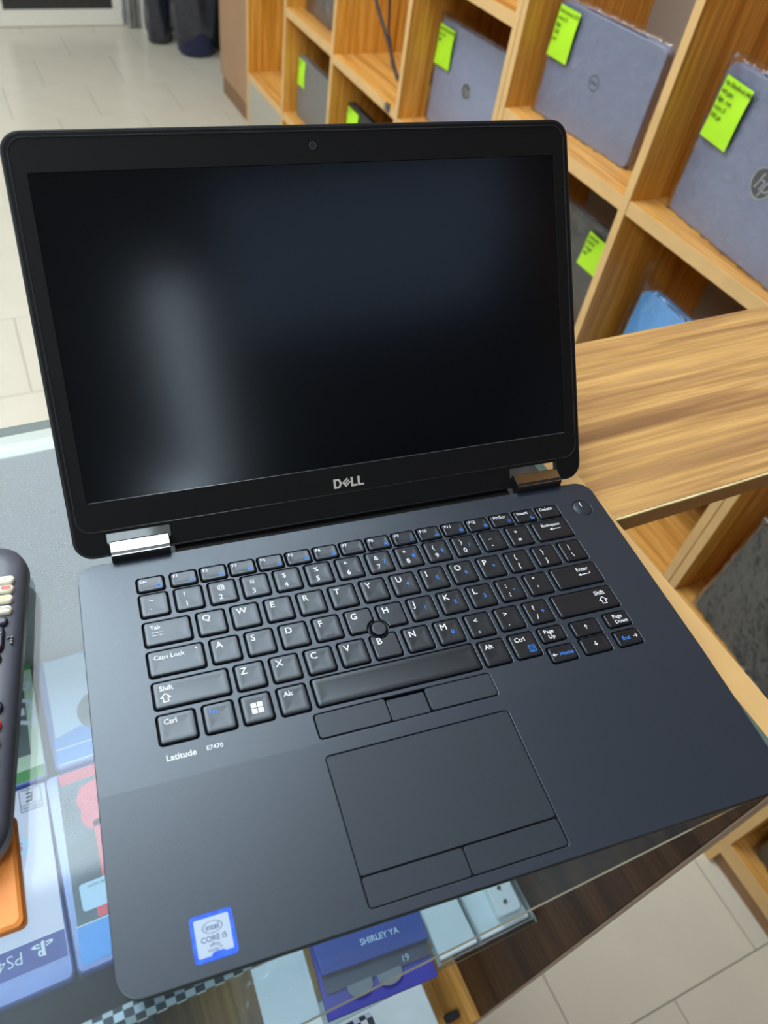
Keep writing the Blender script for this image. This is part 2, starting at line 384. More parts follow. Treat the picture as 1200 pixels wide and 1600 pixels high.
# ceiling lamps
for i, (x, y, sx, sy, p) in enumerate(LAMPS):
    t = empty('ceiling_lamp', (x, y, CEIL - 0.028))
    b = MB(); b.loft([[(px, py, 0) for px, py in rr(-sx / 2 - .02, sx / 2 + .02, -sy / 2 - .02, sy / 2 + .02, .01, 2)], [(px, py, 0.028) for px, py in rr(-sx / 2 - .02, sx / 2 + .02, -sy / 2 - .02, sy / 2 + .02, .01, 2)]], cap0=False)
    b.build('frame', frame_w, t)
    b = MB(); b.box(-sx / 2, sx / 2, -sy / 2, sy / 2, 0.004, 0.010); b.build('diffuser', lamp_on if p != 1.2 else added_panel_dim, t)
    tag(t, ['wide luminous ceiling panel over the counter', 'unseen square ceiling panel added to brighten the far aisle floor', 'small square ceiling lamp above the counter flap', 'unseen square ceiling light added to brighten the near floor and shelf fronts', 'narrow ceiling tube lamp behind the photographer', 'smallest ceiling light, added to brighten the end of the streak on the screen', 'unseen dim bluish panel added for the haze reflected in the screen'][i], 'lamp')

# ------------------------------------------------------------------ cube shelves
FX, BX = 1.016, 1.318
def shelf_unit(label, y0, y1, dividers, boards, plinth=True, backs=True, mats=None):
    """y0<y1; dividers: y centres; boards: (ya, yb, z_top_mm)"""
    t = empty('cube_shelf', ((FX + BX) / 2, (y0 + y1) / 2, 0)); tag(t, label, 'shelf', 'open cube shelves along the right wall')
    ox, oy = (FX + BX) / 2, (y0 + y1) / 2
    TOP = 2.45
    def part(name, m, a0, a1, b0, b1, c0, c1):
        b = MB(); b.box(a0 - ox, a1 - ox, b0 - oy, b1 - oy, c0, c1); return b.build(name, m, t, bevel=0.0006)
    def edged(name, m, a0, a1, b0, b1, c0, c1):
        o = part(name, m, a0 + 0.0012, a1, b0, b1, c0, c1)
        e = MB(); e.box(a0 - ox, a0 + 0.0012 - ox, b0 - oy, b1 - oy, c0, c1); e.build('edge_band', wood_edge, o)
        return o
    th = 0.017
    edged('side_panel', wood_z, FX, BX, y0 + 0.001, y0 + th, 0, TOP); edged('side_panel', wood_z, FX, BX, y1 - th, y1 - 0.001, 0, TOP)
    for d in dividers: edged('divider', wood_z, FX, BX, d - th / 2, d + th / 2, 0.05, TOP)
    for a, b_, z in boards: edged('shelf_board', wood_y, FX + 0.0015, BX, a, b_, W(z) - 0.024, W(z))
    edged('top_board', wood_y, FX, BX, y0 + th, y1 - th, TOP - 0.024, TOP)
    part('back_panel', back_grey, BX, BX + 0.008, y0, y1, 0.04, TOP)
    part('plinth', tan_dark, FX + 0.012, FX + 0.03, y0 + th, y1 - th, 0, 0.05)
    edged('shelf_board', wood_y, FX + 0.0005, BX, y0 + th, y1 - th, 0.05, W(-1070))
    return t
th = 0.017
shelf_unit('nearest wooden cube shelf, holding a black wrapped laptop low down', -0.86, -0.030, [-0.44], [(-0.843, -0.449, -733), (-0.431, -0.047, -733)])
shelf_unit('narrow wooden cube shelf right of the counter flap', -0.030, 0.3485, [], [(-0.013, 0.3315, -733)])
shelf_unit('wooden cube shelf holding silver laptops behind the counter flap', 0.3485, 1.219, [0.797],
           [(0.3655, 0.7885, -197), (0.8055, 1.202, -197), (0.3655, 0.7885, -733), (0.8055, 1.202, -560)])
far = shelf_unit('farthest wooden cube shelf with small staggered cubbies', 1.219, 2.868, [1.653, 2.083, 2.476],
           [(1.236, 1.6445, -386), (1.236, 1.6445, -40), (1.6615, 2.0745, -372), (1.6615, 2.0745, -677), (2.0915, 2.4675, -360), (2.0915, 2.4675, -677), (2.4845, 2.851, -677)])
b = MB(); b.box(FX + 0.002 - (FX + BX) / 2, FX + 0.018 - (FX + BX) / 2, 2.4845 - 2.0435, 2.851 - 2.0435, 0.05 + 0.042, W(-702))
b.build('cupboard_door', grey_door, far, bevel=0.001)
b = MB(); b.box(-0.006, 0.003, -0.009, 0.009, -0.004, 0.014); b.xf(lambda x, y, z: (x + FX - (FX + BX) / 2, y + 1.70 - 2.0435, z + W(-384)))
b.build('shelf_clip', clip_m, far)
# tall tan cupboard beyond the shelves
t = empty('tall_cupboard', (1.43, 3.44, 0)); tag(t, 'tall tan laminate cupboard standing beyond the farthest cube shelf', 'cupboard')
b = MB(); b.box(-0.165, 0.17, -0.56, 0.56, 0.09, 2.1); b.build('carcass', tan_lam, t, bevel=0.002)
b = MB(); b.box(-0.168, 0.16, -0.56, 0.56, 0.0, 0.088); b.build('plinth', tan_dark, t, bevel=0.001)
for s in (0, 1):
    b = MB(); b.box(-0.182, -0.1655, -0.555 + s * 0.557, -0.002 + s * 0.557, 0.095, 2.09); dr = b.build('door', tan_lam, t, bevel=0.0015)
    b = MB(); b.box(-0.2, -0.182, -0.04 + s * 0.07, -0.03 + s * 0.07, 1.2, 1.32); b.build('handle', chrome_m, dr, bevel=0.001)

# ------------------------------------------------------------------ bin and bags
def blob(name, m, c, rx, ry, h, seed, amp=0.22, top=0.35, parent=None, wob=6):
    b = MB(); rings = []; N, K = 28, 14
    for k in range(K + 1):
        u = k / K; prof = (1 - (1 - min(1, u * 5)) ** 2 * 0.18) * (1 - u * (1 - top)) if u < 0.86 else (1 - 0.86 * (1 - top)) * (1 - (u - 0.86) / 0.14 * 0.9)
        rg = []
        for i in range(N):
            a = 2 * PI * i / N
            q = noise.noise(Vector((math.cos(a) * 2 + seed, math.sin(a) * 2, u * 2.5))) * amp + 0.05 * math.sin(a * wob + u * 5 + seed)
            rg.append((c[0] + rx * prof * (1 + q) * math.cos(a), c[1] + ry * prof * (1 + q) * math.sin(a), c[2] + h * u + (0.02 * math.sin(a * 3 + seed) if k > 1 else 0)))
        rings.append(rg)
    b.loft(rings, 0, sm=True); return b.build(name, m, parent)
t = empty('waste_bin', (1.285, 4.60, 0)); tag(t, 'navy round waste bin on the far floor, lined with a black bag', 'bin')
b = MB(); b.loft([[(x, y, z) for x, y in circ(0, 0, r, 28)] for r, z in ((0.088, 0.001), (0.104, 0.02), (0.116, 0.2), (0.122, 0.3), (0.116, 0.3), (0.1, 0.03))], sm=True, cap1=True)
b.build('bucket', navy_m, t)
b = MB(); K = 10; rings = []
for k, (r, z) in enumerate([(0.118, 0.10), (0.13, 0.16), (0.131, 0.24), (0.137, 0.32), (0.13, 0.36), (0.10, 0.34), (0.08, 0.28)]):
    rings.append([((r * (1 + 0.12 * noise.noise(Vector((math.cos(a) * 3, math.sin(a) * 3, k * .6))))) * math.cos(a), (r * (1 + 0.12 * noise.noise(Vector((math.cos(a) * 3, math.sin(a) * 3, k * .6))))) * math.sin(a), z + 0.03 * math.sin(3 * a + k)) for a in [2 * PI * i / 40 for i in range(40)]])
b.loft(rings, 0, sm=True, cap0=False); b.build('bin_liner', bagp_m, t)
o = blob('refuse_bag', bagp_m, (1.125, 4.80, 0.004), 0.082, 0.07, 0.55, 3.1, 0.22, 0.75); tag(o, 'slack black plastic bag slumped left of the navy bin', 'bag')
b = MB(); b.box(1.425, 1.445, 4.5, 4.8, 0.0, 0.9); o = b.build('green_board', green_m, bevel=0.002); tag(o, 'dark green board leaning upright between the bin and the tan cupboard', 'board')

# ------------------------------------------------------------------ laptops standing in the cubbies
def up(b): return b.xf(lambda x, y, z: (x, -z, y))     # lay drawing (x, y, height) onto a face that looks towards -Y
def closed_laptop(label, L, yaw, w_, h, lean, lidm, basem, emblem=None, wrap=True, th=0.019, r=0.012, notch=False):
    """closed laptop standing on its long side; L: far bottom corner (x, y, z mm) in shop coordinates"""
    t = empty('laptop', (L[0] * MM, L[1] * MM, W(L[2]) + 0.0005), (math.radians(-lean), 0, math.radians(yaw)))
    tag(t, label, 'laptop', 'closed laptops standing in the cube shelves')
    def shell(a, bz, inset=0.0012):
        b = MB(); ol = lambda i: rr(i, w_ - i, i, h - i, r - i, 5)
        b.loft([[(x, y, a) for x, y in ol(inset)], [(x, y, a + inset * .8) for x, y in ol(0)], [(x, y, bz - inset * .8) for x, y in ol(0)], [(x, y, bz) for x, y in ol(inset)]])
        return up(b)
    shell(0, 0.0065).xf(lambda x, y, z: (x, y + 0.0, z)).build('lid', lidm, t)
    shell(-0.0005 - th + 0.0065, -0.0005).build('base', basem, t)
    # rubber hinge strip along the upper edge
    b = MB(); b.box(0.06, w_ - 0.06, 0.001, 0.004, h - 0.0005, h + 0.0005); b.build('hinge_cover', hole_m, t)
    if emblem: emblem(t, w_ / 2, h / 2)
    if wrap:
        b = MB(); nx, nz = 64, 46; v = []; m_ = 0.005
        for j in range(nz + 1):
            for i in range(nx + 1):
                x = -m_ + (w_ + 2 * m_) * i / nx; z = (h + 2 * m_) * j / nz - 0.0005
                e = min(i, nx - i, j, nz - j)
                rd = lambda fx, fz_, sd: (1 - abs(noise.noise(Vector((x * fx + L[1], z * fz_, sd))) * 2)) ** 4
                n_ = 0.0016 * noise.noise(Vector((x * 18 + L[1], z * 18, 1.3))) + rd(30, 14, 2.1) * (0.0012 + 0.0034 / (1 + e * .5)) + rd(55, 60, 5.7) * 0.0030 / (1 + e * .8) + rd(120, 80, 9.2) * 0.0013 * (0.3 + 1 / (1 + e * .4))
                v.append((x, -0.0085 - max(0, n_) + (0.0025 if e == 0 else 0), max(0.0005, z)))
        f = [(j * (nx + 1) + i, j * (nx + 1) + i + 1, (j + 1) * (nx + 1) + i + 1, (j + 1) * (nx + 1) + i) for j in range(nz) for i in range(nx)]
        b.add(v, f, 0, True)
        k = len(b.v)
        edge = [i for i in range(nx + 1)] + [j * (nx + 1) + nx for j in range(1, nz + 1)] + [nz * (nx + 1) + i for i in range(nx - 1, -1, -1)] + [j * (nx + 1) for j in range(nz - 1, 0, -1)]
        b.v += [(b.v[e][0], th - 0.004, b.v[e][2]) for e in edge]
        for q in range(len(edge)):
            a_, c_ = edge[q], edge[(q + 1) % len(edge)]
            b.f.append([a_, k + q, k + (q + 1) % len(edge), c_]); b.m.append(0); b.sm.append(True)
        b.build('plastic_wrap', wrap_m, t)
    return t
def emblem_round(r, letters, light):
    def f(t, cx, cz):
        b = MB(); b.join(ring(r * 0.86, r, 0.0070, cx, cz), 0)
        b.flat(circ(cx, cz, r * 0.86, 28), 0.0068, 1)
        if letters == 'hp':
            for dx, ch in ((-0.62, 'h'), (0.02, 'p')):
                b.join(text(ch, r * 1.5, 0.0, 0.35), 0, lambda x, y, z: (x + cx + dx * r, y + cz - r * 0.42, 0.0072))
        else:
            draw_dell(b, 0, cx, cz, r * 1.25, 0.0072)
        up(b).build('emblem', [emb_lt, emb_dk] if letters == 'hp' else [emb_dk, alu_m], t)
    return f
def draw_dell(b, mi, cx, cy, width, z):
    """the four letters with the tilted E; drawn on a 10 x 3 grid"""
    s = width / 10.0
    def P(pts): b.flat([(cx + (x - 5) * s, cy + (y - 1.5) * s) for x, y in pts], z, mi)
    # D
    P([(0, 0), (0.75, 0), (0.75, 3), (0, 3)]); P([(0.75, 2.4), (0.75, 3), (1.5, 3), (2.15, 2.75), (1.75, 2.2), (1.35, 2.4)])
    P([(0.75, 0), (0.75, 0.6), (1.35, 0.6), (1.75, 0.8), (2.15, 0.25), (1.5, 0)]); P([(2.15, 0.25), (1.75, 0.8), (1.95, 1.5), (1.75, 2.2), (2.15, 2.75), (2.7, 1.5)])
    # tilted E
    a = math.radians(40); o = (2.75, 1.55)
    def Q(x0, x1, y0, y1):
        P([(o[0] + x * math.cos(a) - y * math.sin(a), o[1] + x * math.sin(a) + y * math.cos(a)) for x, y in ((x0, y0), (x1, y0), (x1, y1), (x0, y1))])
    Q(0, 0.62, -1.95, 0.0); Q(0.62, 2.3, -0.5, 0.0); Q(0.62, 2.3, -1.25, -0.78); Q(0.62, 2.3, -1.95, -1.5)
    # L L
    for x in (5.7, 7.95):
        P([(x, 0), (x + 0.75, 0), (x + 0.75, 3), (x, 3)]); P([(x + 0.75, 0), (x + 2.05, 0), (x + 2.05, 0.62), (x + 0.75, 0.62)])
def sticky_note(label, t, x, z, w_, h, lines, rot=0.0, y=-0.0135, wrapbend=0.0015):
    """neon note stuck on the front of a leaning laptop; x, z: its upper left corner in the laptop's frame"""
    b = MB(); n = 8; v = []
    for j in range(n + 1):
        for i in range(n + 1):
            u, q = i / n, j / n
            v.append((u * w_, -q * h, 0.0004 + wrapbend * math.sin(q * 2.2 + u) * (q * .8) + 0.0006 * math.sin(u * 5 + q * 7)))
    b.add(v, [(j * (n + 1) + i, (j + 1) * (n + 1) + i, (j + 1) * (n + 1) + i + 1, j * (n + 1) + i + 1) for j in range(n) for i in range(n)], 0, True)
    for k, (s, sz, dx) in enumerate(lines):
        tx = text(s, sz, 0.012, 0.25)
        b.join(tx, 1, lambda X, Y, Z: (dx + X, -0.011 - k * 0.0115 + Y + X * 0.03, 0.0022 + wrapbend * min(1, (0.011 + k * 0.0115) / h)))
    M = t.matrix_basis @ Matrix.Translation((x, y, z)) @ Matrix.Rotation(PI / 2, 4, 'X') @ Matrix.Rotation(rot, 4, 'Z')
    o = b.build('sticky_note', [note_m, pen_m]); o.matrix_world = M
    tag(o, label, 'note', 'neon green notes stuck on the laptops'); return o

hp2 = closed_laptop('large silver laptop in plastic wrap in the rightmost upper cubby', (1079, 752, -197), -95.6, 0.318, 0.229, 1, alu_m, alu_m, emblem_round(0.0235, 'hp', False))
sticky_note('creased neon green note on the rightmost silver laptop', hp2, 0.012, 0.213, 0.062, 0.088, [('Hp EliteBook 840 G5', 0.0085, 0.003), ('6th gen', 0.009, 0.003), ('8gb  ram', 0.009, 0.003), ('core i5', 0.009, 0.003), ('500 gb', 0.009, 0.003)], -0.05)
dell = closed_laptop('silver laptop with a small ringed emblem in the cubby above the lid corner', (1079, 1179, -197), -86.6, 0.282, 0.196, 1, alu_m, alu_m, emblem_round(0.0135, 'dell', False))
sticky_note('neon green note on the silver laptop with the ringed emblem', dell, 0.006, 0.190, 0.058, 0.085, [('Dell Latitude E7270', 0.0075, 0.003), ('core i5', 0.009, 0.003), ('8gb', 0.009, 0.003), ('256', 0.009, 0.003), ('ssd', 0.009, 0.003)], -0.04)
hp1 = closed_laptop('pale bluish silver laptop with a dark round emblem in the third cubby', (1096, 1692, -386), -85.5, 0.284, 0.229, 0.5, alu2_m, alu2_m, emblem_round(0.019, 'hp', False))
hp1.location.y -= 0.062; hp1.location.x += 0.004
sticky_note('neon green note on the pale bluish silver laptop', hp1, 0.006, 0.220, 0.062, 0.085, [('Hp Probook 640', 0.0085, 0.003), ('core i5', 0.009, 0.003), ('8gb', 0.009, 0.003)], -0.02)
blk = closed_laptop('black laptop mostly hidden behind the right edge of the open lid', (1112, 1120, -560), -88, 0.33, 0.226, 3, blk_lap, blk_lap, None)
sticky_note('neon green note on the black laptop beside the open lid', blk, 0.168, 0.212, 0.062, 0.072, [('Latitude', 0.009, 0.003), ('E5470', 0.009, 0.003), ('i5 8gb', 0.009, 0.003), ('500', 0.009, 0.003)], -0.05)
closed_laptop('bright blue laptop peeking above the counter flap', (1100, 755, -590), -92, 0.29, 0.232, 2, blue_lap, blue_lap, None, th=0.024, r=0.018)
closed_laptop('black laptop in glossy plastic wrap low beside the counter flap', (1036, 290, -733), -94, 0.285, 0.226, 6, blk_lap, blk_lap, None)
closed_laptop('black laptop in the lowest cubby by the near floor', (1060, -75, -1070), -92, 0.33, 0.226, 4, blk_lap, blk_lap, None)
g = closed_laptop('dark grey laptop in the far lower cubby with a note at its edge', (1062, 2440, -677), -90, 0.30, 0.19, 1, grey_lap, grey_lap, None, wrap=False)
sticky_note('neon green note on the dark grey laptop in the far lower cubby', g, 0.004, 0.182, 0.058, 0.080, [('i3 4gb', 0.009, 0.003), ('hdd', 0.009, 0.003)], 0, y=-0.0085)
g = closed_laptop('black laptop below the empty far cubby, only its top in view', (1062, 2035, -677), -90, 0.31, 0.19, 1, blk_lap, blk_lap, None, wrap=False)
sticky_note('neon green note just above the middle of the open lid', g, 0.010, 0.180, 0.075, 0.078, [('i5 4gb', 0.009, 0.003)], 0, y=-0.0085)
closed_laptop('black plastic-wrapped laptop in the far upper cubby', (1080, 2440, -360), -90, 0.30, 0.21, 2, blk_lap, blk_lap, None)
for k, (pts, lab) in enumerate((([(1.05, 2.02, 1.20), (1.045, 1.95, 1.02), (1.055, 1.885, 0.945), (1.06, 1.82, 0.89), (1.065, 1.76, 0.83), (1.09, 1.70, 0.797)], 'thicker dark cord dangling in the empty far cubby'),
        ([(1.06, 1.87, 1.20), (1.06, 1.852, 1.02), (1.062, 1.835, 0.92), (1.066, 1.80, 0.85), (1.09, 1.75, 0.796)], 'thinner dark cord dangling in the empty far cubby'))):
    b = MB(); fine = []
    for i in range(len(pts) - 1):
        for q in range(4): fine.append(tuple(pts[i][c] * (1 - q / 4) + pts[i + 1][c] * q / 4 for c in range(3)))
    fine.append(pts[-1]); b.tube(fine, 0.0045 - 0.001 * k, 8); o = b.build('power_cord', cord_m); tag(o, lab, 'cord')

# ------------------------------------------------------------------ display counter
CX0, CX1 = -0.92, 0.364
ctr = empty('display_counter', (0, 0.1, 0)); tag(ctr, 'glass topped display counter that the open laptop stands on', 'counter')
def cpart(name, m, *a, bevel=0.0008, mats=None):
    b = MB(); b.box(*a); b.xf(lambda x, y, z: (x, y - 0.1, z)); return b.build(name, m, ctr, bevel=bevel)
# glass top: clear faces, greenish rim
b = MB(); x0, x1, y0, y1, z0, z1 = CX0, CX1 - 0.0185, -0.109, 0.295, W(-29), W(-21)
b.add([(x, y, z) for z in (z0, z1) for y in (y0, y1) for x in (x0, x1)], [(0, 2, 3, 1), (4, 5, 7, 6)], 0)
b.add([(x, y, z) for z in (z0, z1) for y in (y0, y1) for x in (x0, x1)], [(0, 1, 5, 4), (2, 6, 7, 3), (0, 4, 6, 2), (1, 3, 7, 5)], 1)
b.xf(lambda x, y, z: (x, y - 0.1, z)).build('glass_top', [glass_m, glass_edge], ctr)
cpart('end_panel', wood_dark_y, CX1 - 0.018, CX1 - 0.0006, -0.108, 0.39, 0.0, W(-21.6))
cpart('edge_band', mat('pinkish_edge_band', (170, 146, 124), 0.5), CX1 - 0.018, CX1, -0.1092, -0.108, 0.0, W(-21)); cpart('edge_band', wood_edge, CX1 - 0.018, CX1, -0.108, 0.295, W(-21.6), W(-21), bevel=0)
cpart('end_panel', wood_y, CX0 - 0.018, CX0, -0.109, 0.39, 0.0, W(-21))
cpart('bottom_board', wood_y, CX0, CX1 - 0.018, -0.109, 0.385, W(-804), W(-786))
cpart('back_panel', grey_door, CX0, CX1 - 0.018, 0.385, 0.393, 0.05, W(-130))
cpart('plinth', wood_dark_y, CX0, CX1 - 0.018, -0.09, -0.075, 0.0, W(-804))
b = MB(); x0, x1, y0, y1, z0, z1 = CX0 + .001, 0.345, -0.0735, 0.384, W(-460), W(-454)
b.add([(x, y, z) for z in (z0, z1) for y in (y0, y1) for x in (x0, x1)], [(0, 2, 3, 1), (4, 5, 7, 6)], 0)
b.add([(x, y, z) for z in (z0, z1) for y in (y0, y1) for x in (x0, x1)], [(0, 1, 5, 4), (2, 6, 7, 3), (0, 4, 6, 2), (1, 3, 7, 5)], 1)
b.xf(lambda x, y, z: (x, y - 0.1, z)).build('glass_shelf', [shelf_glass, glass_edge], ctr)
for sx in (0.338, CX0 + 0.008):
    for sy in (-0.06, 0.36):
        b = MB(); b.loft([[(sx + 0.004 * math.cos(a), sy - 0.1 + 0.004 * math.sin(a), z) for a in [2 * PI * i / 10 for i in range(10)]] for z in (W(-468), W(-460))]); b.build('shelf_pin', chrome_m, ctr)
def cheq(x0, x1, y, z, r, step):
    b = MB(); A = 5; n = int((x1 - x0) / step)
    for i in range(n):
        for k in range(A):
            a0, a1 = math.radians(-20 + 220 * k / A), math.radians(-20 + 220 * (k + 1) / A)
            X0, X1 = x0 + i * step, x0 + (i + 1) * step; ro = r * (1.0 if (i + k) % 2 else 1.07)
            b.add([(X0, y - ro * math.cos(a0), z + ro * math.sin(a0)), (X1, y - ro * math.cos(a0), z + ro * math.sin(a0)), (X1, y - ro * math.cos(a1), z + ro * math.sin(a1)), (X0, y - ro * math.cos(a1), z + ro * math.sin(a1))], [(0, 1, 2, 3)], (i + k) % 2)
    ring_ = [(y - r * math.cos(math.radians(-20 + 220 * k / A)), z + r * math.sin(math.radians(-20 + 220 * k / A))) for k in range(A + 1)]
    for X in (x0, x0 + n * step): b.add([(X, p, q) for p, q in ring_], [list(range(A + 1))], 1)
    b.add([(x0, *ring_[0]), (x0 + n * step, *ring_[0]), (x0 + n * step, *ring_[-1]), (x0, *ring_[-1])], [(0, 1, 2, 3)], 1)
    b.xf(lambda x, y, z: (x, y - 0.1, z)); return b.build('chequered_trim', [tape_l, tape_d], ctr)
cheq(CX0, 0.066, -0.0765, W(-33.3), 0.0040, 0.0042)['label'] = 'mirror chequered trim right under the glass top'
cheq(CX0, 0.164, -0.0845, W(-455), 0.0080, 0.0058)['label'] = 'mirror chequered trim on the edge of the inner shelf'

# wooden counter flap to the shelves
t = empty('counter_flap', (0.70, 0.17, 0)); tag(t, 'wooden counter flap bridging the glass counter and the cube shelves', 'counter flap')
b = MB(); b.box(0.3645 - 0.70, 1.0155 - 0.70, -0.0905, 0.0945, W(-38), W(-21)); b.build('flap_board', wood_x, t, bevel=0.0006)
b = MB(); b.box(0.3645 - 0.70, 1.0155 - 0.70, -0.0917, -0.0905, W(-38), W(-21.3)); b.build('edge_band', mat('flap_edge_brown', (150, 108, 62), 0.5), t)
b = MB(); b.box(0.3645 - 0.70, 1.0155 - 0.70, -0.0921, -0.0905, W(-22.3), W(-20.95)); b.build('edge_trim', mat('flap_edge_cream', (214, 200, 150), 0.4, var=0.2, scale=90), t)
b = MB(); b.box(0.365 - 0.70, 0.385 - 0.70, -0.085, 0.09, W(-68), W(-38)); b.build('support_batten', wood_y, t, bevel=0.001)
b = MB(); b.box(0.99 - 0.70, 1.0155 - 0.70, -0.085, 0.09, W(-68), W(-38)); b.build('support_batten', wood_y, t, bevel=0.001)

# ------------------------------------------------------------------ goods inside the counter (on the glass shelf, z -454)
SZ = W(-453.6)
def game_case(label, x0, x1, y0, y1, art, z=SZ, rot=0.0, h=0.0135):
    """plastic case lying flat; art: list of (material, outline in metres from the centre, layer)"""
    cx, cy = (x0 + x1) / 2, (y0 + y1) / 2; wx, wy = x1 - x0, y1 - y0
    t = empty('game_case', (cx, cy, z), (0, 0, rot)); tag(t, label, 'game case', 'game cases lying under the counter glass')
    b = MB(); ol = lambda i: rr(-wx / 2 + i, wx / 2 - i, -wy / 2 + i, wy / 2 - i, 0.006 - i * .5, 4)
    b.loft([[(x, y, zz) for x, y in ol(i)] for i, zz in ((0.001, 0), (0, 0.0015), (0, h - 0.002), (0.0015, h))])
    b.build('case_shell', case_pl, t)
    b = MB(); b.prism(rr(-wx / 2 + .004, wx / 2 - .004, -wy / 2 + .004, wy / 2 - .004, .003, 3), h - 0.0032, h - 0.0022)
    b.build('tray', p_navy, t)
    a = MB(); ms = []
    for m_, pts, ly in art:
        if m_ not in ms: ms.append(m_)
        if isinstance(pts, MB): a.join(pts, ms.index(m_), lambda x, y, zz: (x, y, h + 0.0002 + ly * 0.00012))
        else: a.flat(pts, h + 0.0002 + ly * 0.00012, ms.index(m_))
    a.build('cover_print', ms, t)
    return t
def rect(x0, x1, y0, y1): return [(x0, y0), (x1, y0), (x1, y1), (x0, y1)]
def tx(s, size, cx, cy, ang, off=0.0, shear=0.0):
    b = text(s, size, off, shear, 'CENTER'); c_, s_ = math.cos(ang), math.sin(ang)
    return b.xf(lambda x, y, z: (cx + x * c_ - (y - size * .35) * s_, cy + x * s_ + (y - size * .35) * c_, 0))
# upside-down white case: x -205..-74, y 47..235 (centre -139.5, 141)
def L1(x, y): return ((x + 139.5) * MM, (y - 141) * MM)
art = [(p_white, [L1(-202, 66), L1(-77, 66), L1(-72, 233), L1(-200, 233)], 0), (p_indigo, [L1(-202, 66), L1(-77, 66), L1(-76.5, 89), L1(-201, 89)], 1), (white_p, [L1(-201, 89), L1(-76.5, 89), L1(-76.5, 90), L1(-201, 90)], 2)]
fr_ = [(-97.5, 209), (-76.5, 209), (-76.5, 232), (-97.5, 232)]
for i in range(4):
    p, q = fr_[i], fr_[(i + 1) % 4]; dx, dy = q[0] - p[0], q[1] - p[1]; l = math.hypot(dx, dy); nx, ny = -dy / l * .6, dx / l * .6
    art.append((hole_m, [L1(*p), L1(*q), L1(q[0] + nx, q[1] + ny), L1(p[0] + nx, p[1] + ny)], 2))
art += [(hole_m, [L1(-97, 215.5), L1(-77, 215.5), L1(-77, 216), L1(-97, 216)], 2)]
ce = L1(-87, 223); art.append((p_grey, tx('E', 0.0135, ce[0], ce[1], PI, 0.03, 0.15), 3))
ce = L1(-87, 212.3); art.append((p_grey, tx('EVERYONE', 0.0035, ce[0], ce[1], PI, 0.01), 3))
ce = L1(-87, 230.2); art.append((p_grey, tx('RATING', 0.0022, ce[0], ce[1], PI, 0.01), 3))
ce = L1(-103, 176); art.append((p_lblue, circ(ce[0], ce[1], 0.0095, 20), 1)); art.append((p_red, tx('5', 0.010, ce[0], ce[1], PI, 0.02), 2))
# platform mark: upright P with swooping S, then the letters, all upside down
def LR(x, y): return L1(-96.5 - x, 79.5 - y)
art += [(white_p, [LR(-2, -7), LR(1, -6), LR(1, 5.5), LR(-2, 6.5)], 3), (white_p, [LR(1, 6.3), LR(4.2, 4.6), LR(4.4, 1.2), LR(3, 0.2), LR(1.2, 1), LR(1.2, 2.4), LR(2.6, 2.2), LR(2.6, 4), LR(1, 4.9)], 3),
        (white_p, [LR(-3, -0.8), LR(-9, -3), LR(-9.6, -4.8), LR(-6, -5.6), LR(-3, -4.8), LR(-3, -3.4), LR(-6, -4.2), LR(-7, -3.4), LR(-3, -2)], 3), (white_p, [LR(2, -1), LR(2, -2.4), LR(6.6, -3.6), LR(5, -4.4), LR(2, -3.9), LR(2, -5.2), LR(6, -5.4), LR(9.6, -4), LR(8, -2.2)], 3)]
ce = L1(-124, 79); art.append((white_p, tx('PS4', 0.015, ce[0], ce[1], PI, -0.01), 3))
game_case('pale lilac game case lying upside down with an age rating box', -0.205, -0.074, 0.047, 0.236, art)
# sky blue case lying across
def L2(x, y): return ((x - 11) * MM, (y - 308) * MM)
art = [(p_lblue, [L2(-55, 244), L2(77, 244), L2(77, 374), L2(-52, 374)], 0), (p_blue, [L2(-56, 246), L2(77, 246), L2(77, 300), L2(10, 292), L2(-56, 276)], 1), (p_blue, [L2(-10, 374), L2(77, 374), L2(77, 330), L2(20, 338), L2(-2, 352)], 1),
       (white_p, [L2(-56, 262), L2(77, 262), L2(77, 263.3), L2(-56, 263.3)], 2), (p_slate, circ(*L2(-4, 296), 0.024, 24), 3), (MATS['print_sky_blue'], circ(*L2(-4, 296), 0.009, 20), 4)]
ce = L2(0, 335); art.append((white_p, tx('4.2', 0.02, ce[0], ce[1], PI, 0.0), 3))
game_case('sky blue game case under the glass, left of the open laptop', -0.060, 0.082, 0.240, 0.377, art)
# green case under the remote
def L3(x, y): return ((x + 133) * MM, (y - 308) * MM)
art = [(p_pgreen, [L3(-196, 240), L3(-69, 240), L3(-66, 378), L3(-196, 378)], 0), (p_green, [L3(-196, 240), L3(-69, 240), L3(-69, 253), L3(-196, 247)], 1), (p_green, [L3(-196, 371), L3(-66, 371), L3(-66, 378), L3(-196, 378)], 1),
       (p_grey, [L3(-190, 268), L3(-80, 268), L3(-76, 362), L3(-190, 362)], 1)]
for s, sz, x, y in (('R', 0.024, -78, 350), ('G7', 0.030, -80, 318)):
    ce = L3(x, y); art.append((white_p, tx(s, sz, ce[0], ce[1], -PI / 2, 0.03), 2))
game_case('green and grey game case under the glass beside the remote', -0.199, -0.067, 0.238, 0.380, art)
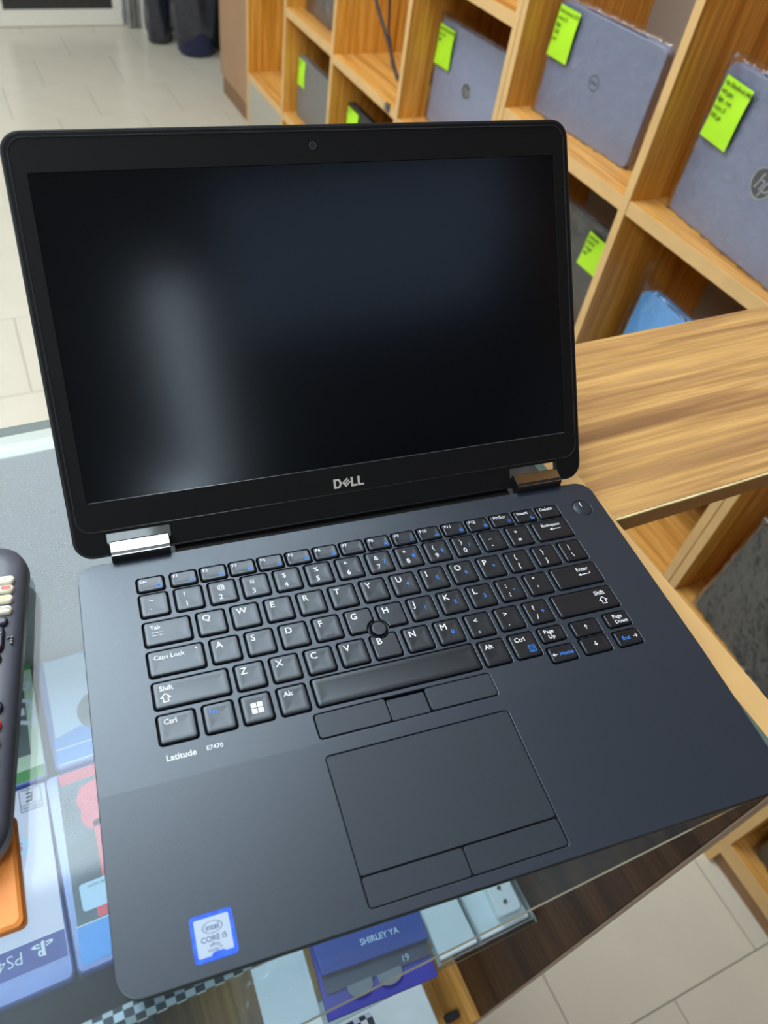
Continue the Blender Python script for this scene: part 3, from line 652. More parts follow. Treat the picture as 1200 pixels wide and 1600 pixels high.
# coral and slate case
def L4(x, y): return ((x + 6) * MM, (y - 141) * MM)
art = [(p_slate, [L4(-66, 62), L4(58, 62), L4(58, 232), L4(-60, 232)], 0), (p_blue, [L4(-67, 52), L4(58, 52), L4(58, 84), L4(-66, 84)], 1), (white_p, [L4(-66, 84), L4(58, 84), L4(58, 85), L4(-66, 85)], 2),
       (p_red, [L4(-58, 222), L4(-12, 222), L4(-12, 234), L4(-58, 234)], 1), (p_red, [L4(-42, 186), L4(-8, 182), L4(-8, 222), L4(-40, 214), L4(-46, 200)], 1), (p_red, [L4(-38, 168), L4(-20, 172), L4(-24, 190), L4(-44, 186), L4(-44, 178)], 2),
       (p_red, [L4(-36, 120), L4(-8, 118), L4(-4, 176), L4(-34, 176)], 2), (p_slate, [L4(-24, 160), L4(-16, 146), L4(-10, 176), L4(-24, 178)], 3), (p_red, [L4(-46, 86), L4(-20, 86), L4(-20, 100), L4(-46, 98)], 2),
       (p_lblue, rr(*[v for v in (L4(-58, 0)[0], L4(-14, 0)[0], L4(0, 95)[1], L4(0, 120)[1])], 0.003, 3), 4)]
ce = L4(-36, 116); art.append((p_grey, tx('SCAN ME NOW', 0.004, ce[0], ce[1], PI), 5))
game_case('coral red and slate game case under the laptop corner', -0.072, 0.060, 0.047, 0.237, art)

# royal blue carton with cut-out windows
t = empty('gift_box', (0.178, -0.045, SZ)); tag(t, 'royal blue carton with cut-out windows at the front of the glass shelf', 'box')
def G(x, y): return ((x - 178) * MM, (y + 45) * MM)
b = MB(); b.prism([G(121, -70), G(229, -77), G(234, -20), G(128, 2)], 0.0, 0.006); b.build('tray', box_violet, t, bevel=0.0005)
b = MB(); b.loft([[(*G(128, -34), 0.006), (*G(234, -44), 0.006), (*G(236, 6), 0.006), (*G(129, 10), 0.006)], [(*G(128, -37), 0.0135), (*G(234, -47), 0.0135), (*G(236, 6), 0.0135), (*G(129, 10), 0.0135)]])
b.build('lid', box_blue, t, bevel=0.0008)
b = MB(); b.join(tx('SHIRLEY YA', 0.0074, *G(190, -27), math.radians(-5.5), 0.02), 0, lambda x, y, z: (x, y, 0.0139)); b.join(tx('4', 0.008, *G(182, -12), math.radians(-5.5), 0.0), 0, lambda x, y, z: (x, y, 0.0139)); b.build('lettering', p_lblue, t)
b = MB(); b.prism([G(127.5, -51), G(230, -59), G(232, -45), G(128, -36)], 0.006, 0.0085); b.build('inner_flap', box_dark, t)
for gx in (158, 187):
    b = MB(); pts = [G(gx + 12 * math.cos(a) * (1.0), -56 - (gx - 150) * 0.09 + 7.5 * math.sin(a)) for a in [PI + PI * i / 10 for i in range(11)]] + [G(gx + 12, -52.5 - (gx - 150) * 0.09), G(gx - 12, -51.5 - (gx - 150) * 0.09)]
    b.prism(pts, 0.0086, 0.0096); b.build('window_cutout', box_silver, t)
b = MB(); b.join(tx('19', 0.008, *G(206, -52), math.radians(-5.5), 0.0), 0, lambda x, y, z: (x, y, 0.0089)); b.build('number', p_lblue, t)
# clear boxes and the plug
t = empty('clear_box', (0.287, -0.04, SZ)); tag(t, 'clear plastic box with two compartments beside the blue carton', 'box')
def wallbox(x0, x1, y0, y1, h, wt=0.0012):
    b = MB(); b.box(x0, x1, y0, y1, 0, wt); b.box(x0, x0 + wt, y0, y1, wt, h); b.box(x1 - wt, x1, y0, y1, wt, h); b.box(x0 + wt, x1 - wt, y0, y0 + wt, wt, h); b.box(x0 + wt, x1 - wt, y1 - wt, y1, wt, h)
    return b
wallbox(-0.053, 0.053, -0.031, 0.055, 0.012).build('shell', clear_pl, t)
b = MB(); b.box(-0.008, -0.0065, -0.029, 0.053, 0.0012, 0.0118); b.build('partition', clear_pl, t)
b = MB(); b.box(-0.050, -0.009, -0.027, 0.051, 0.0014, 0.006); b.build('white_insert', carton_w, t, bevel=0.001)
b = MB(); b.box(-0.005, 0.051, -0.027, 0.051, 0.0014, 0.004); b.build('white_insert', carton_w, t, bevel=0.001)
t = empty('wall_plug', (0.318, -0.042, SZ + 0.0045), (0, 0, -0.05)); tag(t, 'small white plug-in adapter in the clear box at the right', 'adapter')
b = MB(); ol = lambda i: rr(-0.0125 + i, 0.0135 - i, -0.017 + i, 0.020 - i, 0.004, 4)
b.loft([[(x, y, z) for x, y in ol(i)] for i, z in ((0.001, 0), (0, 0.001), (0, 0.012), (0.001, 0.0135))], sm=False); b.build('body', white_pl, t)
for y in (-0.006, 0.007):
    b = MB(); b.prism(circ(-0.001, y, 0.0018, 12), 0.0135, 0.0155); b.build('pin', clip_m, t)
# white package left of the carton, shrink wrapped
t = empty('white_package', (0.095, -0.03, SZ)); tag(t, 'white box in crinkled film left of the blue carton', 'box')
b = MB(); b.prism([(-0.028, -0.04), (0.021, -0.044), (0.026, 0.04), (-0.024, 0.044)], 0, 0.012); b.build('carton', carton_w, t, bevel=0.001)
b = MB(); nx = 16; v = [(-0.045 + 0.068 * i / nx, -0.046 + 0.095 * j / nx, 0.0135 + 0.004 * abs(noise.noise(Vector((i * .6, j * .5, 2))))) for j in range(nx + 1) for i in range(nx + 1)]
b.add(v, [(j * (nx + 1) + i, j * (nx + 1) + i + 1, (j + 1) * (nx + 1) + i + 1, (j + 1) * (nx + 1) + i) for j in range(nx) for i in range(nx)], 0, True); b.build('film', film_m, t)
b = MB(); b.box(0.034, 0.112, -0.028, 0.10, 0, 0.03); b.xf(lambda x, y, z: (x - 0.04, y + 0.0, z + SZ)); o = b.build('grey_carton', grey_door, bevel=0.001)
o.location = (0.055 - 0.034, 0.052, 0); tag(o, 'plain grey carton behind the white box in film', 'box')
# white carton on the bottom board; the added charcoal block stands in for shade
b = MB(); b.box(-0.02, 0.276, -0.100, -0.02, W(-785.5), W(-715)); o = b.build('carton_or_shade_block', carton_w, bevel=0.002); tag(o, 'white carton on the bottom board below the blue carton', 'box')
b = MB(); b.loft([[(x, y, z) for x, y in rr(0.300, 0.320, -0.098, -0.088, 0.003, 3)] for z in (W(-785.8), W(-776))]); q = b; b = MB(); b.box(-0.75, -0.03, -0.102, 0.36, W(-785.5), W(-690)); o = b.build('carton_or_shade_block', shade_dkgrey, bevel=0.002); tag(o, 'long charcoal block added as shade on the bottom board under the game cases', 'box'); b = q; o = b.build('cable_plug', cord_m, bevel=0.001); tag(o, 'small black cable plug on the bottom board', 'plug')

# ------------------------------------------------------------------ remote control and orange wallet
def remote():
    ang = math.radians(-10.2)
    t = empty('remote_control', (-0.0235, 0.080, W(-16.6)), (math.radians(-2.6), 0, ang)); tag(t, 'grey remote control with cream buttons at the left edge', 'remote control')
    wd, ln = 0.046, 0.186
    b = MB(); ol = lambda i: rr(-wd + i, 0 - i, -ln / 2 + i, ln / 2 - i, 0.019 - i, 8)
    b.loft([[(x, y, z) for x, y in ol(i)] for i, z in ((0.004, 0), (0.001, 0.002), (0.0, 0.006), (0.0005, 0.0105))], sm=True, cap1=False); b.build('lower_shell', rem_b, t)
    b = MB(); b.loft([[(x, y, z) for x, y in ol(i)] for i, z in ((0.0005, 0.0105), (0.0015, 0.0140), (0.0045, 0.0163), (0.012, 0.0172))], sm=True, cap0=False); b.build('upper_shell', rem_m, t)
    def button(x, y, w_, h, m_, z=0.0172, r=0.0028, hh=0.0022, nm='button'):
        b = MB(); ol = lambda i: rr(x - w_ / 2 + i, x + w_ / 2 - i, y - h / 2 + i, y + h / 2 - i, min(r, h / 2 - .0001) - i, 4)
        b.loft([[(px, py, pz) for px, py in ol(i)] for i, pz in ((0, z - 0.002), (0, z + hh * .6), (0.0006, z + hh * .9), (0.0013, z + hh))], sm=True); return b.build(nm, m_, t)
    for k, yy in enumerate((0.0625, 0.0560, 0.0490, 0.0415)):
        for c, xx in enumerate((-0.0345, -0.0225, -0.0105)):
            bt = button(xx, yy, 0.0108, 0.0052, btn_w)
            if k == 1 and c == 2:
                q = MB(); q.flat(rr(xx - 0.001, xx + 0.004, yy - 0.0013, yy + 0.0013, 0.0008, 3), 0.01955); q.build('print', btn_r, bt)
            elif k == 2 and c == 2:
                q = MB(); q.flat(rr(xx - 0.004, xx + 0.003, yy - 0.0014, yy + 0.0014, 0.0004, 2), 0.01955); q.build('print', btn_o, bt)
            elif c == 2:
                q = MB(); q.join(text('OPTION' if k else 'ok', 0.0022, 0.0, 0, 'CENTER'), 0, lambda x, y, z: (x + xx + 0.0005, y + yy - 0.0008, 0.01955)); q.build('print', btn_d, bt)
    for xx in (-0.0345, -0.0225, -0.0115): button(xx, 0.0340, 0.0095, 0.0055, btn_d)
    bt = button(-0.0125, 0.0225, 0.0095, 0.0155, btn_d, hh=0.0028)
    q = MB(); q.join(text('V', 0.004, 0, 0, 'CENTER'), 0, lambda x, y, z: (x - 0.0105, y + 0.0225, 0.0203)); q.build('print', white_p, bt)
    bt = button(-0.0335, 0.0225, 0.0095, 0.0155, btn_d, hh=0.0028)
    button(-0.023, 0.0225, 0.0085, 0.0085, btn_d); button(-0.0125, 0.0105, 0.0085, 0.0060, btn_d); button(-0.0335, 0.0105, 0.0085, 0.0060, btn_d)
    for k in range(6):
        yy = -0.018 - k * 0.0098
        for c, xx in enumerate((-0.0365, -0.0230, -0.0095)):
            button(xx, yy, 0.0078, 0.0066, btn_r if (k == 1 and c == 2) else btn_d, r=0.003)
    for i, (dx, dy) in enumerate(((0, 0), (0.0018, 0), (0.0018, -0.0018), (0.0018, -0.0036))):
        for (ox, oy) in ((-0.0062, 0.0235), (-0.0095, -0.0785)):
            b = MB(); b.prism(circ(ox + dx, oy + dy, 0.0006, 8), 0.0162, 0.0176); b.build('braille_dot', btn_d, t)
remote()
t = empty('wallet', (-0.085, -0.03, W(-20.8)), (0, 0, math.radians(-2))); tag(t, 'orange leather wallet lying under the end of the remote control', 'wallet')
def wl(i): return [(x, y) for x, y in rr(-0.055 + i, 0.047 - i, 0.001 + i, 0.055 - i, 0.006, 5)]
b = MB()
base = [(0.047, 0.055), (-0.06, 0.05), (-0.06, 0.0), (0.036, 0.0), (0.047, 0.004)]
def inset(pts, d):
    cx = sum(p[0] for p in pts) / len(pts); cy = sum(p[1] for p in pts) / len(pts)
    return [(x - math.copysign(d, x - cx), y - math.copysign(d, y - cy)) for x, y in pts]
b.loft([[(x, y, z) for x, y in inset(rr(-0.06, 0.047, 0.0, 0.05, 0.003, 4), d)] for d, z in ((0.001, 0), (0, 0.001), (0, 0.0022), (0.001, 0.003))], sm=False); b.build('lower_flap', orange_e, t)
b = MB(); b.loft([[(x, y, z) for x, y in inset(rr(-0.06, 0.046, 0.0005, 0.0495, 0.003, 4), d)] for d, z in ((0.001, 0.003), (0, 0.0038), (0, 0.005), (0.0015, 0.0062))], sm=False); b.build('upper_flap', orange_m, t)
b = MB()
for i in range(12): b.box(0.0445, 0.0449, 0.003 + i * 0.004, 0.0048 + i * 0.004, 0.0052, 0.0056)
o = b.build('stitching', orange_e, t)

# ------------------------------------------------------------------ THE LAPTOP (millimetres in its own frame; z = 0 is the keyboard deck)
lap = empty('open_laptop', (0, 0, W(-21)), (0, 0, -YAW))
tag(lap, 'open black laptop with a dark screen and black keyboard, standing on the glass counter', 'laptop')
H0 = 21
def fz(x, y, z): return (x * MM, y * MM, (z + H0) * MM)
def slope(x, y, z): return (x, y, z + min(0, (y - 4)) * 0.030)
def lb(b, name, mats, parent=None, sl=False, bevel=0, smooth=False):
    if sl: b.xf(slope)
    b.xf(fz); return b.build(name, mats, parent or lap, bevel=bevel, smooth=smooth)
NUB = (155.2, 59.4)
P = 18.87
def notch(pts, r):
    out = []
    for x, y in pts:
        d = math.hypot(x - NUB[0], y - NUB[1])
        if d < r: x = NUB[0] + (x - NUB[0]) / d * r; y = NUB[1] + (y - NUB[1]) / d * r
        out.append((x, y))
    return out
# keys: x0, x1, y0, y1, legends (text, size, dx from left, dy from top, colour)
KEYS = []
def K(x0, x1, y0, y1, *leg): KEYS.append((x0, x1, y0, y1, leg))
FROW = [('Esc', 'lk'), ('F1', 'so'), ('F2', 'so'), ('F3', 'so'), ('F4', 'mi'), ('F5', 'ba'), ('F6', 'ba'), ('F7', None), ('F8', 'sc'), ('F9', 'se'), ('F10', 'kb'), ('F11', 'su'), ('F12', 'su'), ('PrtScr', 'wi'), ('Insert', 'mo'), ('Delete', None)]
for i, (s, ic) in enumerate(FROW):
    x0 = 31.8 if i == 0 else 50.3 + (i - 1) * 16.86; x1 = x0 + (13.8 if i < 15 else 14.8)
    big = len(s) > 3
    L_ = [(s, 3.1 if not big else 3.3, 1.0 if not big else 1.6, 3.1, 0)]
    if ic: L_.append(('#' + ic, 2.6, 11.2, 6.6, 1))
    K(x0, x1, 114.2, 123.0, *L_)
up_, lo_ = 5.4, 11.6
K(31.7, 46.2, 97.0, 111.4, ('~', 4, 4.5, 5.6, 0), ('`', 4, 4.5, 12.6, 0))
for i, (a, c, f_) in enumerate(zip('!@#$%^&*()_+', '1234567890-=', ['', '', '', '', '', '', '7', '8', '9', '/', '', ''])):
    x0 = 50.8 + P * i; L_ = [(a, 3.9, 4.3, up_, 0), (c, 4.2, 4.3, lo_ + .4, 0)]
    if f_: L_.append((f_, 3.5, 9.0, 8.6, 1))
    K(x0, x0 + 14.4, 97.0, 111.4, *L_)
K(277.0, 301.3, 97.0, 111.4, ('Backspace', 3.1, 5.5, 4.6, 0), ('#lar', 8, 10, 7.4, 0))
K(31.5, 55.4, 78.2, 92.6, ('Tab', 3.4, 3, 4.6, 0), ('#tab', 7, 3, 8, 0))
pad = {'U': '4', 'I': '5', 'O': '6', 'P': '*', 'J': '1', 'K': '2', 'L': '3', 'M': '0'}
for i, s in enumerate('QWERTYUIOP'):
    x0 = 60.0 + P * i; L_ = [(s, 4.9, 2.4, 5.4, 0)]
    if s in pad: L_.append((pad[s], 3.5, 7.8, 8.8, 1))
    K(x0, x0 + 14.4, 78.2, 92.6, *L_)
for i, (a, c) in enumerate((('{', '['), ('}', ']'), ('|', '\\'))):
    x0 = 60.0 + P * (10 + i); K(x0, x0 + 14.6, 78.2, 92.6, (a, 3.9, 5.0, up_, 0), (c, 3.9, 5.0, lo_ + .2, 0))
K(31.3, 59.4, 59.7, 74.0, ('Caps Lock', 3.6, 2.6, 5.0, 0), ('#dot', 1, 24.8, 2.6, 0))
for i, s in enumerate('ASDFGHJKL'):
    x0 = 64.0 + P * i; L_ = [(s, 4.9, 2.4, 5.4, 0)]
    if s in pad: L_.append((pad[s], 3.5, 7.8, 8.8, 1))
    if s in 'FJ': L_.append(('#bump', 1, 7.2, 12, 2))
    K(x0, x0 + 14.4, 59.7, 74.0, *L_)
K(64 + P * 9, 78.4 + P * 9, 59.7, 74.0, (':', 4.4, 4.6, 5.6, 0), (';', 4.4, 4.6, 11.6, 0), ('-', 4, 8.6, 8.4, 1))
K(64 + P * 10, 78.4 + P * 10, 59.7, 74.0, ('"', 4.2, 4.6, 5.6, 0), ("'", 4.2, 5.4, 11.8, 0))
K(271.2, 301.5, 59.7, 74.0, ('Enter', 3.6, 16.2, 4.6, 0), ('#lart', 8.5, 15.8, 7.6, 0))
K(31.4, 68.9, 41.2, 55.4, ('Shift', 3.8, 2.8, 4.8, 0), ('#shf', 5, 5.4, 9, 0))
for i, s in enumerate('ZXCVBNM'):
    x0 = 73.3 + P * i; L_ = [(s, 4.9, 2.4, 5.4, 0)]
    if s in pad: L_.append((pad[s], 3.5, 7.8, 8.8, 1))
    K(x0, x0 + 14.4, 41.2, 55.4, *L_)
for i, (a, c) in enumerate((('<', ','), ('>', '.'), ('?', '/'))):
    x0 = 73.3 + P * (7 + i); L_ = [(a, 3.9, 4.2, up_, 0), (c, 4.1, 4.4, lo_, 0)]
    if a == '?': L_.append(('+', 3.8, 8.4, 8.6, 1))
    K(x0, x0 + 14.4, 41.2, 55.4, *L_)
K(262.0, 301.5, 41.2, 55.4, ('Shift', 3.8, 27.4, 4.8, 0), ('#shf', 5, 31, 9, 0))
K(31.3, 48.9, 22.3, 37.0, ('Ctrl', 3.8, 2.6, 4.8, 0))
K(53.6, 68.0, 22.3, 37.0, ('Fn', 3.8, 2.6, 4.8, 1))
K(72.6, 87.0, 22.3, 37.0, ('#win', 6, 7.2, 7.4, 0))
K(91.7, 106.0, 22.3, 37.0, ('Alt', 3.8, 2.6, 4.8, 0))
K(110.3, 202.3, 22.6, 37.8)
K(206.1, 220.6, 22.3, 37.0, ('Alt', 3.8, 2.6, 4.8, 0))
K(224.8, 239.3, 22.3, 37.0, ('Ctrl', 3.8, 2.2, 4.8, 0), ('#menu', 4.2, 10.4, 10.4, 1))
K(243.6, 258.2, 28.4, 37.0, ('Page', 3.3, 2.6, 3.6, 0), ('Up', 3.3, 4.2, 7.0, 0))
K(243.4, 258.4, 15.3, 24.2, ('#al', 3, 2.4, 4.8, 0), ('Home', 3.3, 5.4, 5.8, 1))
K(264.4, 281.0, 27.0, 36.2, ('#au', 3, 8.4, 4.2, 0))
K(264.4, 281.0, 15.5, 24.9, ('#ad', 3, 8.4, 4.4, 0), ('#bump', 1, 8.4, 8.2, 2))
K(287.0, 301.5, 28.2, 36.6, ('Page', 3.3, 4.6, 3.5, 0), ('Down', 3.3, 4.6, 6.9, 0))
K(286.4, 301.5, 15.3, 24.2, ('End', 3.3, 3.2, 5.6, 1), ('#ar', 3, 12.2, 4.6, 0))
TOPZ = 1.0
def legend(b, s, size, x, y, z, mi):
    def F(pts): b.flat([(x + px, y + py) for px, py in pts], z, mi)
    if not s.startswith('#') or len(s) == 1:
        k_ = 1.12 if len(s) == 1 else 1.04; b.join(text(s, size * k_, 0.013), mi, lambda X, Y, Z: (x + X, y + Y - 0.25, z)); return
    s = s[1:]
    if s == 'win':
        for (a, c) in ((-3, 0.25), (0.25, 0.25), (-3, -3), (0.25, -3)):
            w1 = 2.75; k1 = 0.06
            F([(a, c - k1 * a * .0), (a + w1, c), (a + w1, c + w1), (a, c + w1 - (0.25 if a < 0 and c > 0 else 0))])
    elif s == 'shf':
        pts = [(0, 2.6), (-3, -0.2), (-1.5, -0.2), (-1.5, -2.6), (1.5, -2.6), (1.5, -0.2), (3, -0.2)]
        inn = [(0, 1.9), (-1.7, 0.3), (-1.0, 0.3), (-1.0, -2.1), (1.0, -2.1), (1.0, 0.3), (1.7, 0.3)]
        n = len(pts)
        for i in range(n): F([pts[i], pts[(i + 1) % n], inn[(i + 1) % n], inn[i]])
    elif s in ('lar', 'lart'):
        F([(0, 0), (2, 1.0), (2, -1.0)]); F([(2, -0.2), (size, -0.2), (size, 0.25), (2, 0.25)])
        if s == 'lart': F([(size - .4, 0.25), (size, 0.25), (size, 1.6), (size - .4, 1.6)])
    elif s == 'tab':
        for dy, d in ((0.9, 1), (-0.9, -1)):
            xs = (0, 6)
            F([(0.4, dy - 0.15), (6, dy - 0.15), (6, dy + 0.2), (0.4, dy + 0.2)])
            if d > 0: F([(0, dy), (1.5, dy + .7), (1.5, dy - .7)])
            else: F([(6.4, dy), (4.9, dy - .7), (4.9, dy + .7)])
    elif s in ('al', 'ar', 'au', 'ad'):
        r = {'al': (lambda p: p), 'ar': (lambda p: (-p[0], p[1])), 'au': (lambda p: (p[1], -p[0])), 'ad': (lambda p: (p[1], p[0]))}[s]
        for q in ([(-1.5, 0), (-0.2, 1.1), (0.1, 0.75), (-0.7, 0)], [(-1.5, 0), (-0.7, 0), (0.1, -0.75), (-0.2, -1.1)], [(-1.0, 0.22), (1.5, 0.22), (1.5, -0.22), (-1.0, -0.22)]): F([r(p) for p in q])
    elif s == 'menu':
        for a, c in (((-2, 2), (1.7, 2.1)), ((-2, 2), (-2.1, -1.7)), ((-2, -1.6), (-1.7, 1.7)), ((1.6, 2), (-1.7, 1.7)), ((-1, 1), (0.8, 1.1)), ((-1, 1), (-.1, .2)), ((-1, 1), (-1.0, -.7))): F([(a[0], c[0]), (a[1], c[0]), (a[1], c[1]), (a[0], c[1])])
    elif s == 'dot': F(circ(0, 0, 0.5, 10))
    elif s == 'bump': b.box(x - 2, x + 2, y - 0.25, y + 0.25, z - 0.15, z + 0.12, mi)
    elif s == 'su':
        F(circ(0, 0, 0.75, 10))
        for i in range(8): a = i * PI / 4; F([(1.05 * math.cos(a - .15), 1.05 * math.sin(a - .15)), (1.7 * math.cos(a - .1), 1.7 * math.sin(a - .1)), (1.7 * math.cos(a + .1), 1.7 * math.sin(a + .1)), (1.05 * math.cos(a + .15), 1.05 * math.sin(a + .15))])
    elif s == 'mo': F([(1.4 * math.cos(a), 1.4 * math.sin(a)) for a in [PI * .7 + PI * 1.1 * i / 8 for i in range(9)]] + [(0.35 + .95 * math.cos(a), .35 + .95 * math.sin(a)) for a in [PI * 1.75 - PI * 1.0 * i / 6 for i in range(7)]])
    elif s == 'so': F([(-1.7, -.5), (-.9, -.5), (0, -1.2), (0, 1.2), (-.9, .5), (-1.7, .5)]); F([(.5, -.6), (.8, -.6), (.8, .6), (.5, .6)]); F([(1.2, -.9), (1.5, -.9), (1.5, .9), (1.2, .9)])
    elif s == 'lk': F(rr(-1.2, 1.2, -1.2, .4, .2, 2)); b.join(ring(.6, .9, z, x, y + .5, 14), mi)
    elif s == 'mi': F(rr(-.5, .5, -.6, 1.3, .4, 3)); F([(-1, -1.3), (1, -1.3), (1, -1), (-1, -1)])
    elif s == 'ba': F(rr(-1.3, 1.3, -1.1, .3, .2, 2)); b.join(ring(.6, .85, z, x, y + .4, 14), mi)
    elif s == 'sc': b.join(ring(1.0, 1.35, z, x, y, 16), mi); F([(-.6, -.4), (.6, -.4), (.6, .4), (-.6, .4)])
    elif s == 'se': b.join(ring(.7, 1.0, z, x + .3, y + .3, 16), mi); F([(-.2, -.45), (-1.3, -1.5), (-1.5, -1.3), (-.45, -.2)])
    elif s == 'kb': F([(-1.7, -.8), (1.7, -.8), (1.7, -.3), (-1.7, -.3)]); F([(-1.2, .1), (1.2, .1), (1.0, .5), (-1.0, .5)])
    elif s == 'wi': F([(-.15, -1.3), (.15, -1.3), (.15, .9), (-.15, .9)]); b.join(ring(.9, 1.15, z, x, y + .5, 14), mi); F(circ(0, .6, .4, 8))
holes = []
for (x0, x1, y0, y1, leg) in KEYS:
    has = any(math.hypot(max(x0 - NUB[0], 0, NUB[0] - x1), max(y0 - NUB[1], 0, NUB[1] - y1)) < 6 for _ in (0,))
    side = 16 if has else 1; nr = 5
    def out(i, r=1.5):
        p = rr(x0 + i, x1 - i, y0 + i, y1 - i, max(0.3, r - i * .6), nr, side)
        return notch(p, 6.4 + i) if has else p
    b = MB()
    rings = [[(x, y, z) for x, y in out(i)] for i, z in ((-0.35, -1.6), (-0.30, 0.2), (0.0, TOPZ - 0.28), (0.18, TOPZ - 0.08), (0.5, TOPZ))]
    b.loft(rings[:3], 0, cap0=False, cap1=False)
    m = min(x1 - x0, y1 - y0) / 2
    if has: b.loft(rings[2:], 0, cap0=False, cap1=True, sm=False)
    else:
        for f_, dz in ((0.35, 0.12), (0.62, 0.19), (0.9, 0.215)): rings.append([(x, y, TOPZ - dz) for x, y in out(m * f_)])
        b.loft(rings[2:], 0, cap0=False, cap1=True, sm=True)
    for (s, size, dx, dy, col) in leg:
        legend(b, s, size, x0 + dx, y1 - dy, TOPZ + 0.03, {0: 1, 1: 2, 2: 0}[col])
    lb(b, 'key', [key_m, white_p, blue_p])
    hp = rr(x0 - 1.05, x1 + 1.05, y0 - 1.0, y1 + 1.0, 2.0, 5, side)
    holes.append(notch(hp, 6.0) if has else hp)
    # thin skirt ring of lighter rim is given by the bevelled edge of the deck plate
holes.append(circ(NUB[0], NUB[1], 5.6, 24))
PADB = (105.9, 205.6, -73.6, -3.3); TB = (105.8, 205.0, 5.2, 19.2)
holes.append(rr(*PADB, 2.2, 4)); holes.append(rr(TB[0], TB[1], TB[2], TB[3], 2.0, 4))
holes.append(circ(319.0, 117.3, 6.6, 32))
# neighbouring key holes overlap at the arrow cluster: keep plate webs there by shrinking
deck = curve_panel(rr(0.3, 333.7, -78.7, 139.0, 10.5, 10), holes, -1.4, 0.0, 0.30, 1, crease=4.0)
lb(deck, 'deck_plate', deck_m, sl=True)
# well floor and under-shell
b = MB(); b.prism(rr(4, 330, -74, 136, 8, 6), -4.5, -3.2); lb(b, 'well_floor', hole_m)
b = MB(); S = lambda i: split_y(rr(i, 334 - i, -79 + i, 139.4 - i, 11 - min(i, 8), 10), 4.0)
b.loft([[slope(x, y, z) if z > -4 else (x, y, z) for x, y in S(i)] for i, z in ((4, -17.5), (1.6, -15.5), (0.2, -8), (0.0, -2.2), (0.25, -1.3))], sm=False, cap1=False)
lb(b, 'base_shell', body_m)
for y0, y1 in ((-66, -58), (112, 120)):
    b = MB(); b.prism(rr(40, 294, y0, y1, 4, 5), -20.9, -17.5); lb(b, 'foot', hole_m)
# touchpad, its buttons, upper buttons
def plate(x0, x1, y0, y1, r, z, name, m_, sl=False, e=0.3):
    b = MB(); b.loft([[(x, y, zz) for x, y in rr(x0 + i, x1 - i, y0 + i, y1 - i, max(.15, r - i), 4)] for i, zz in ((0, z - 1.8), (0, z - e), (e * .4, z - e * .3), (e, z))])
    return lb(b, name, m_, sl=sl)
plate(106.3, 205.2, -59.6, -3.7, 1.4, -0.35, 'touchpad', pad_m, True, 0.2)
plate(106.5, 155.3, -73.1, -60.4, 1.6, -0.15, 'touchpad_button', pad_m, True)
plate(155.9, 205.0, -73.1, -60.4, 1.6, -0.15, 'touchpad_button', pad_m, True)
plate(106.4, 144.2, 5.8, 18.7, 1.6, 0.25, 'touchpad_button', pad_m); plate(166.6, 204.5, 5.8, 18.7, 1.6, 0.25, 'touchpad_button', pad_m)
plate(144.9, 165.9, 5.8, 17.6, 0.8, -0.45, 'touchpad_button', pad_m)
# pointing stick
b = MB(); b.loft([[(x, y, z) for x, y in circ(NUB[0], NUB[1], r, 24)] for r, z in ((5.4, -1.5), (5.4, 0.3), (5.1, 0.45), (4.6, 0.35), (4.2, -0.8))], sm=True, cap1=False); lb(b, 'pointing_stick_collar', hole_m)
b = MB(); b.loft([[(x, y, z) for x, y in circ(NUB[0], NUB[1], r, 24)] for r, z in ((3.0, -1.5), (3.2, 0.4), (4.0, 0.8), (4.1, 1.2), (3.8, 1.45), (2.0, 1.4), (.5, 1.35))], sm=True)
for i in range(-3, 4):
    for j in range(-3, 4):
        px, py = NUB[0] + i * 0.8 + (0.4 if j % 2 else 0), NUB[1] + j * 0.75
        if math.hypot(px - NUB[0], py - NUB[1]) < 3.1: b.prism(circ(px, py, 0.24, 6), 1.35, 1.7)
lb(b, 'pointing_stick', nub_m)
# power button
b = MB(); b.loft([[(x, y, z) for x, y in circ(319, 117.3, r, 32)] for r, z in ((6.3, -1.5), (6.3, -0.2), (6.0, 0.0), (0.5, -0.25))], sm=True); 
b.flat([(318.6, 118.4), (319.3, 118.2), (319.5, 122.0), (318.8, 122.2)], 0.04, 1); lb(b, 'power_button', [deck_m, white_p])
# printed model name
b = MB(); b.join(text('Latitude', 4.4, 0.012), 0, lambda x, y, z: (x + 32.4, y + 13.6, 0.03)); b.join(text('E7470', 3.3, 0.004), 0, lambda x, y, z: (x + 51.6, y + 14.2, 0.03)); lb(b, 'lettering', white_p)
# sticker
sx, sy = 40.3, -64.6
b = MB(); b.prism(rr(sx - 9, sx + 9, sy - 8.9, sy + 8.9, 1.6, 4), 0.03, 0.13); st = lb(b, 'processor_sticker', stick_blue, sl=True)
b = MB(); b.flat([(sx + x, sy + y) for x, y in ([(-7.0, -7.2), (-2.2, -7.2), (-1.2, -6.2), (0, -5.9), (3, -5.9), (4.2, -6.6), (7.0, -6.6), (7.3, -6.2), (7.3, 6.8), (6.9, 7.2), (-7.0, 7.2), (-7.3, 6.8), (-7.3, -6.8)])], 0.16); o = lb(b, 'sticker_face', stick_white, sl=True, parent=st)
b = MB(); b.join(ring(3.9, 4.25, 0.19, sx, sy + 3.3, 28, 0.55), 0)
for s, size, yy, of in (('intel', 3.3, 2.3, 0.01), ('CORE i5', 3.0, -1.9, 0.01), ('vPro', 2.3, -4.0, 0.005), ('inside\u2122', 1.9, -5.7, 0.0)):
    b.join(text(s, size, of, 0, 'CENTER'), 0, lambda x, y, z: (x + sx, y + sy + yy, 0.19))
lb(b, 'sticker_print', ink_m, sl=True, parent=st)
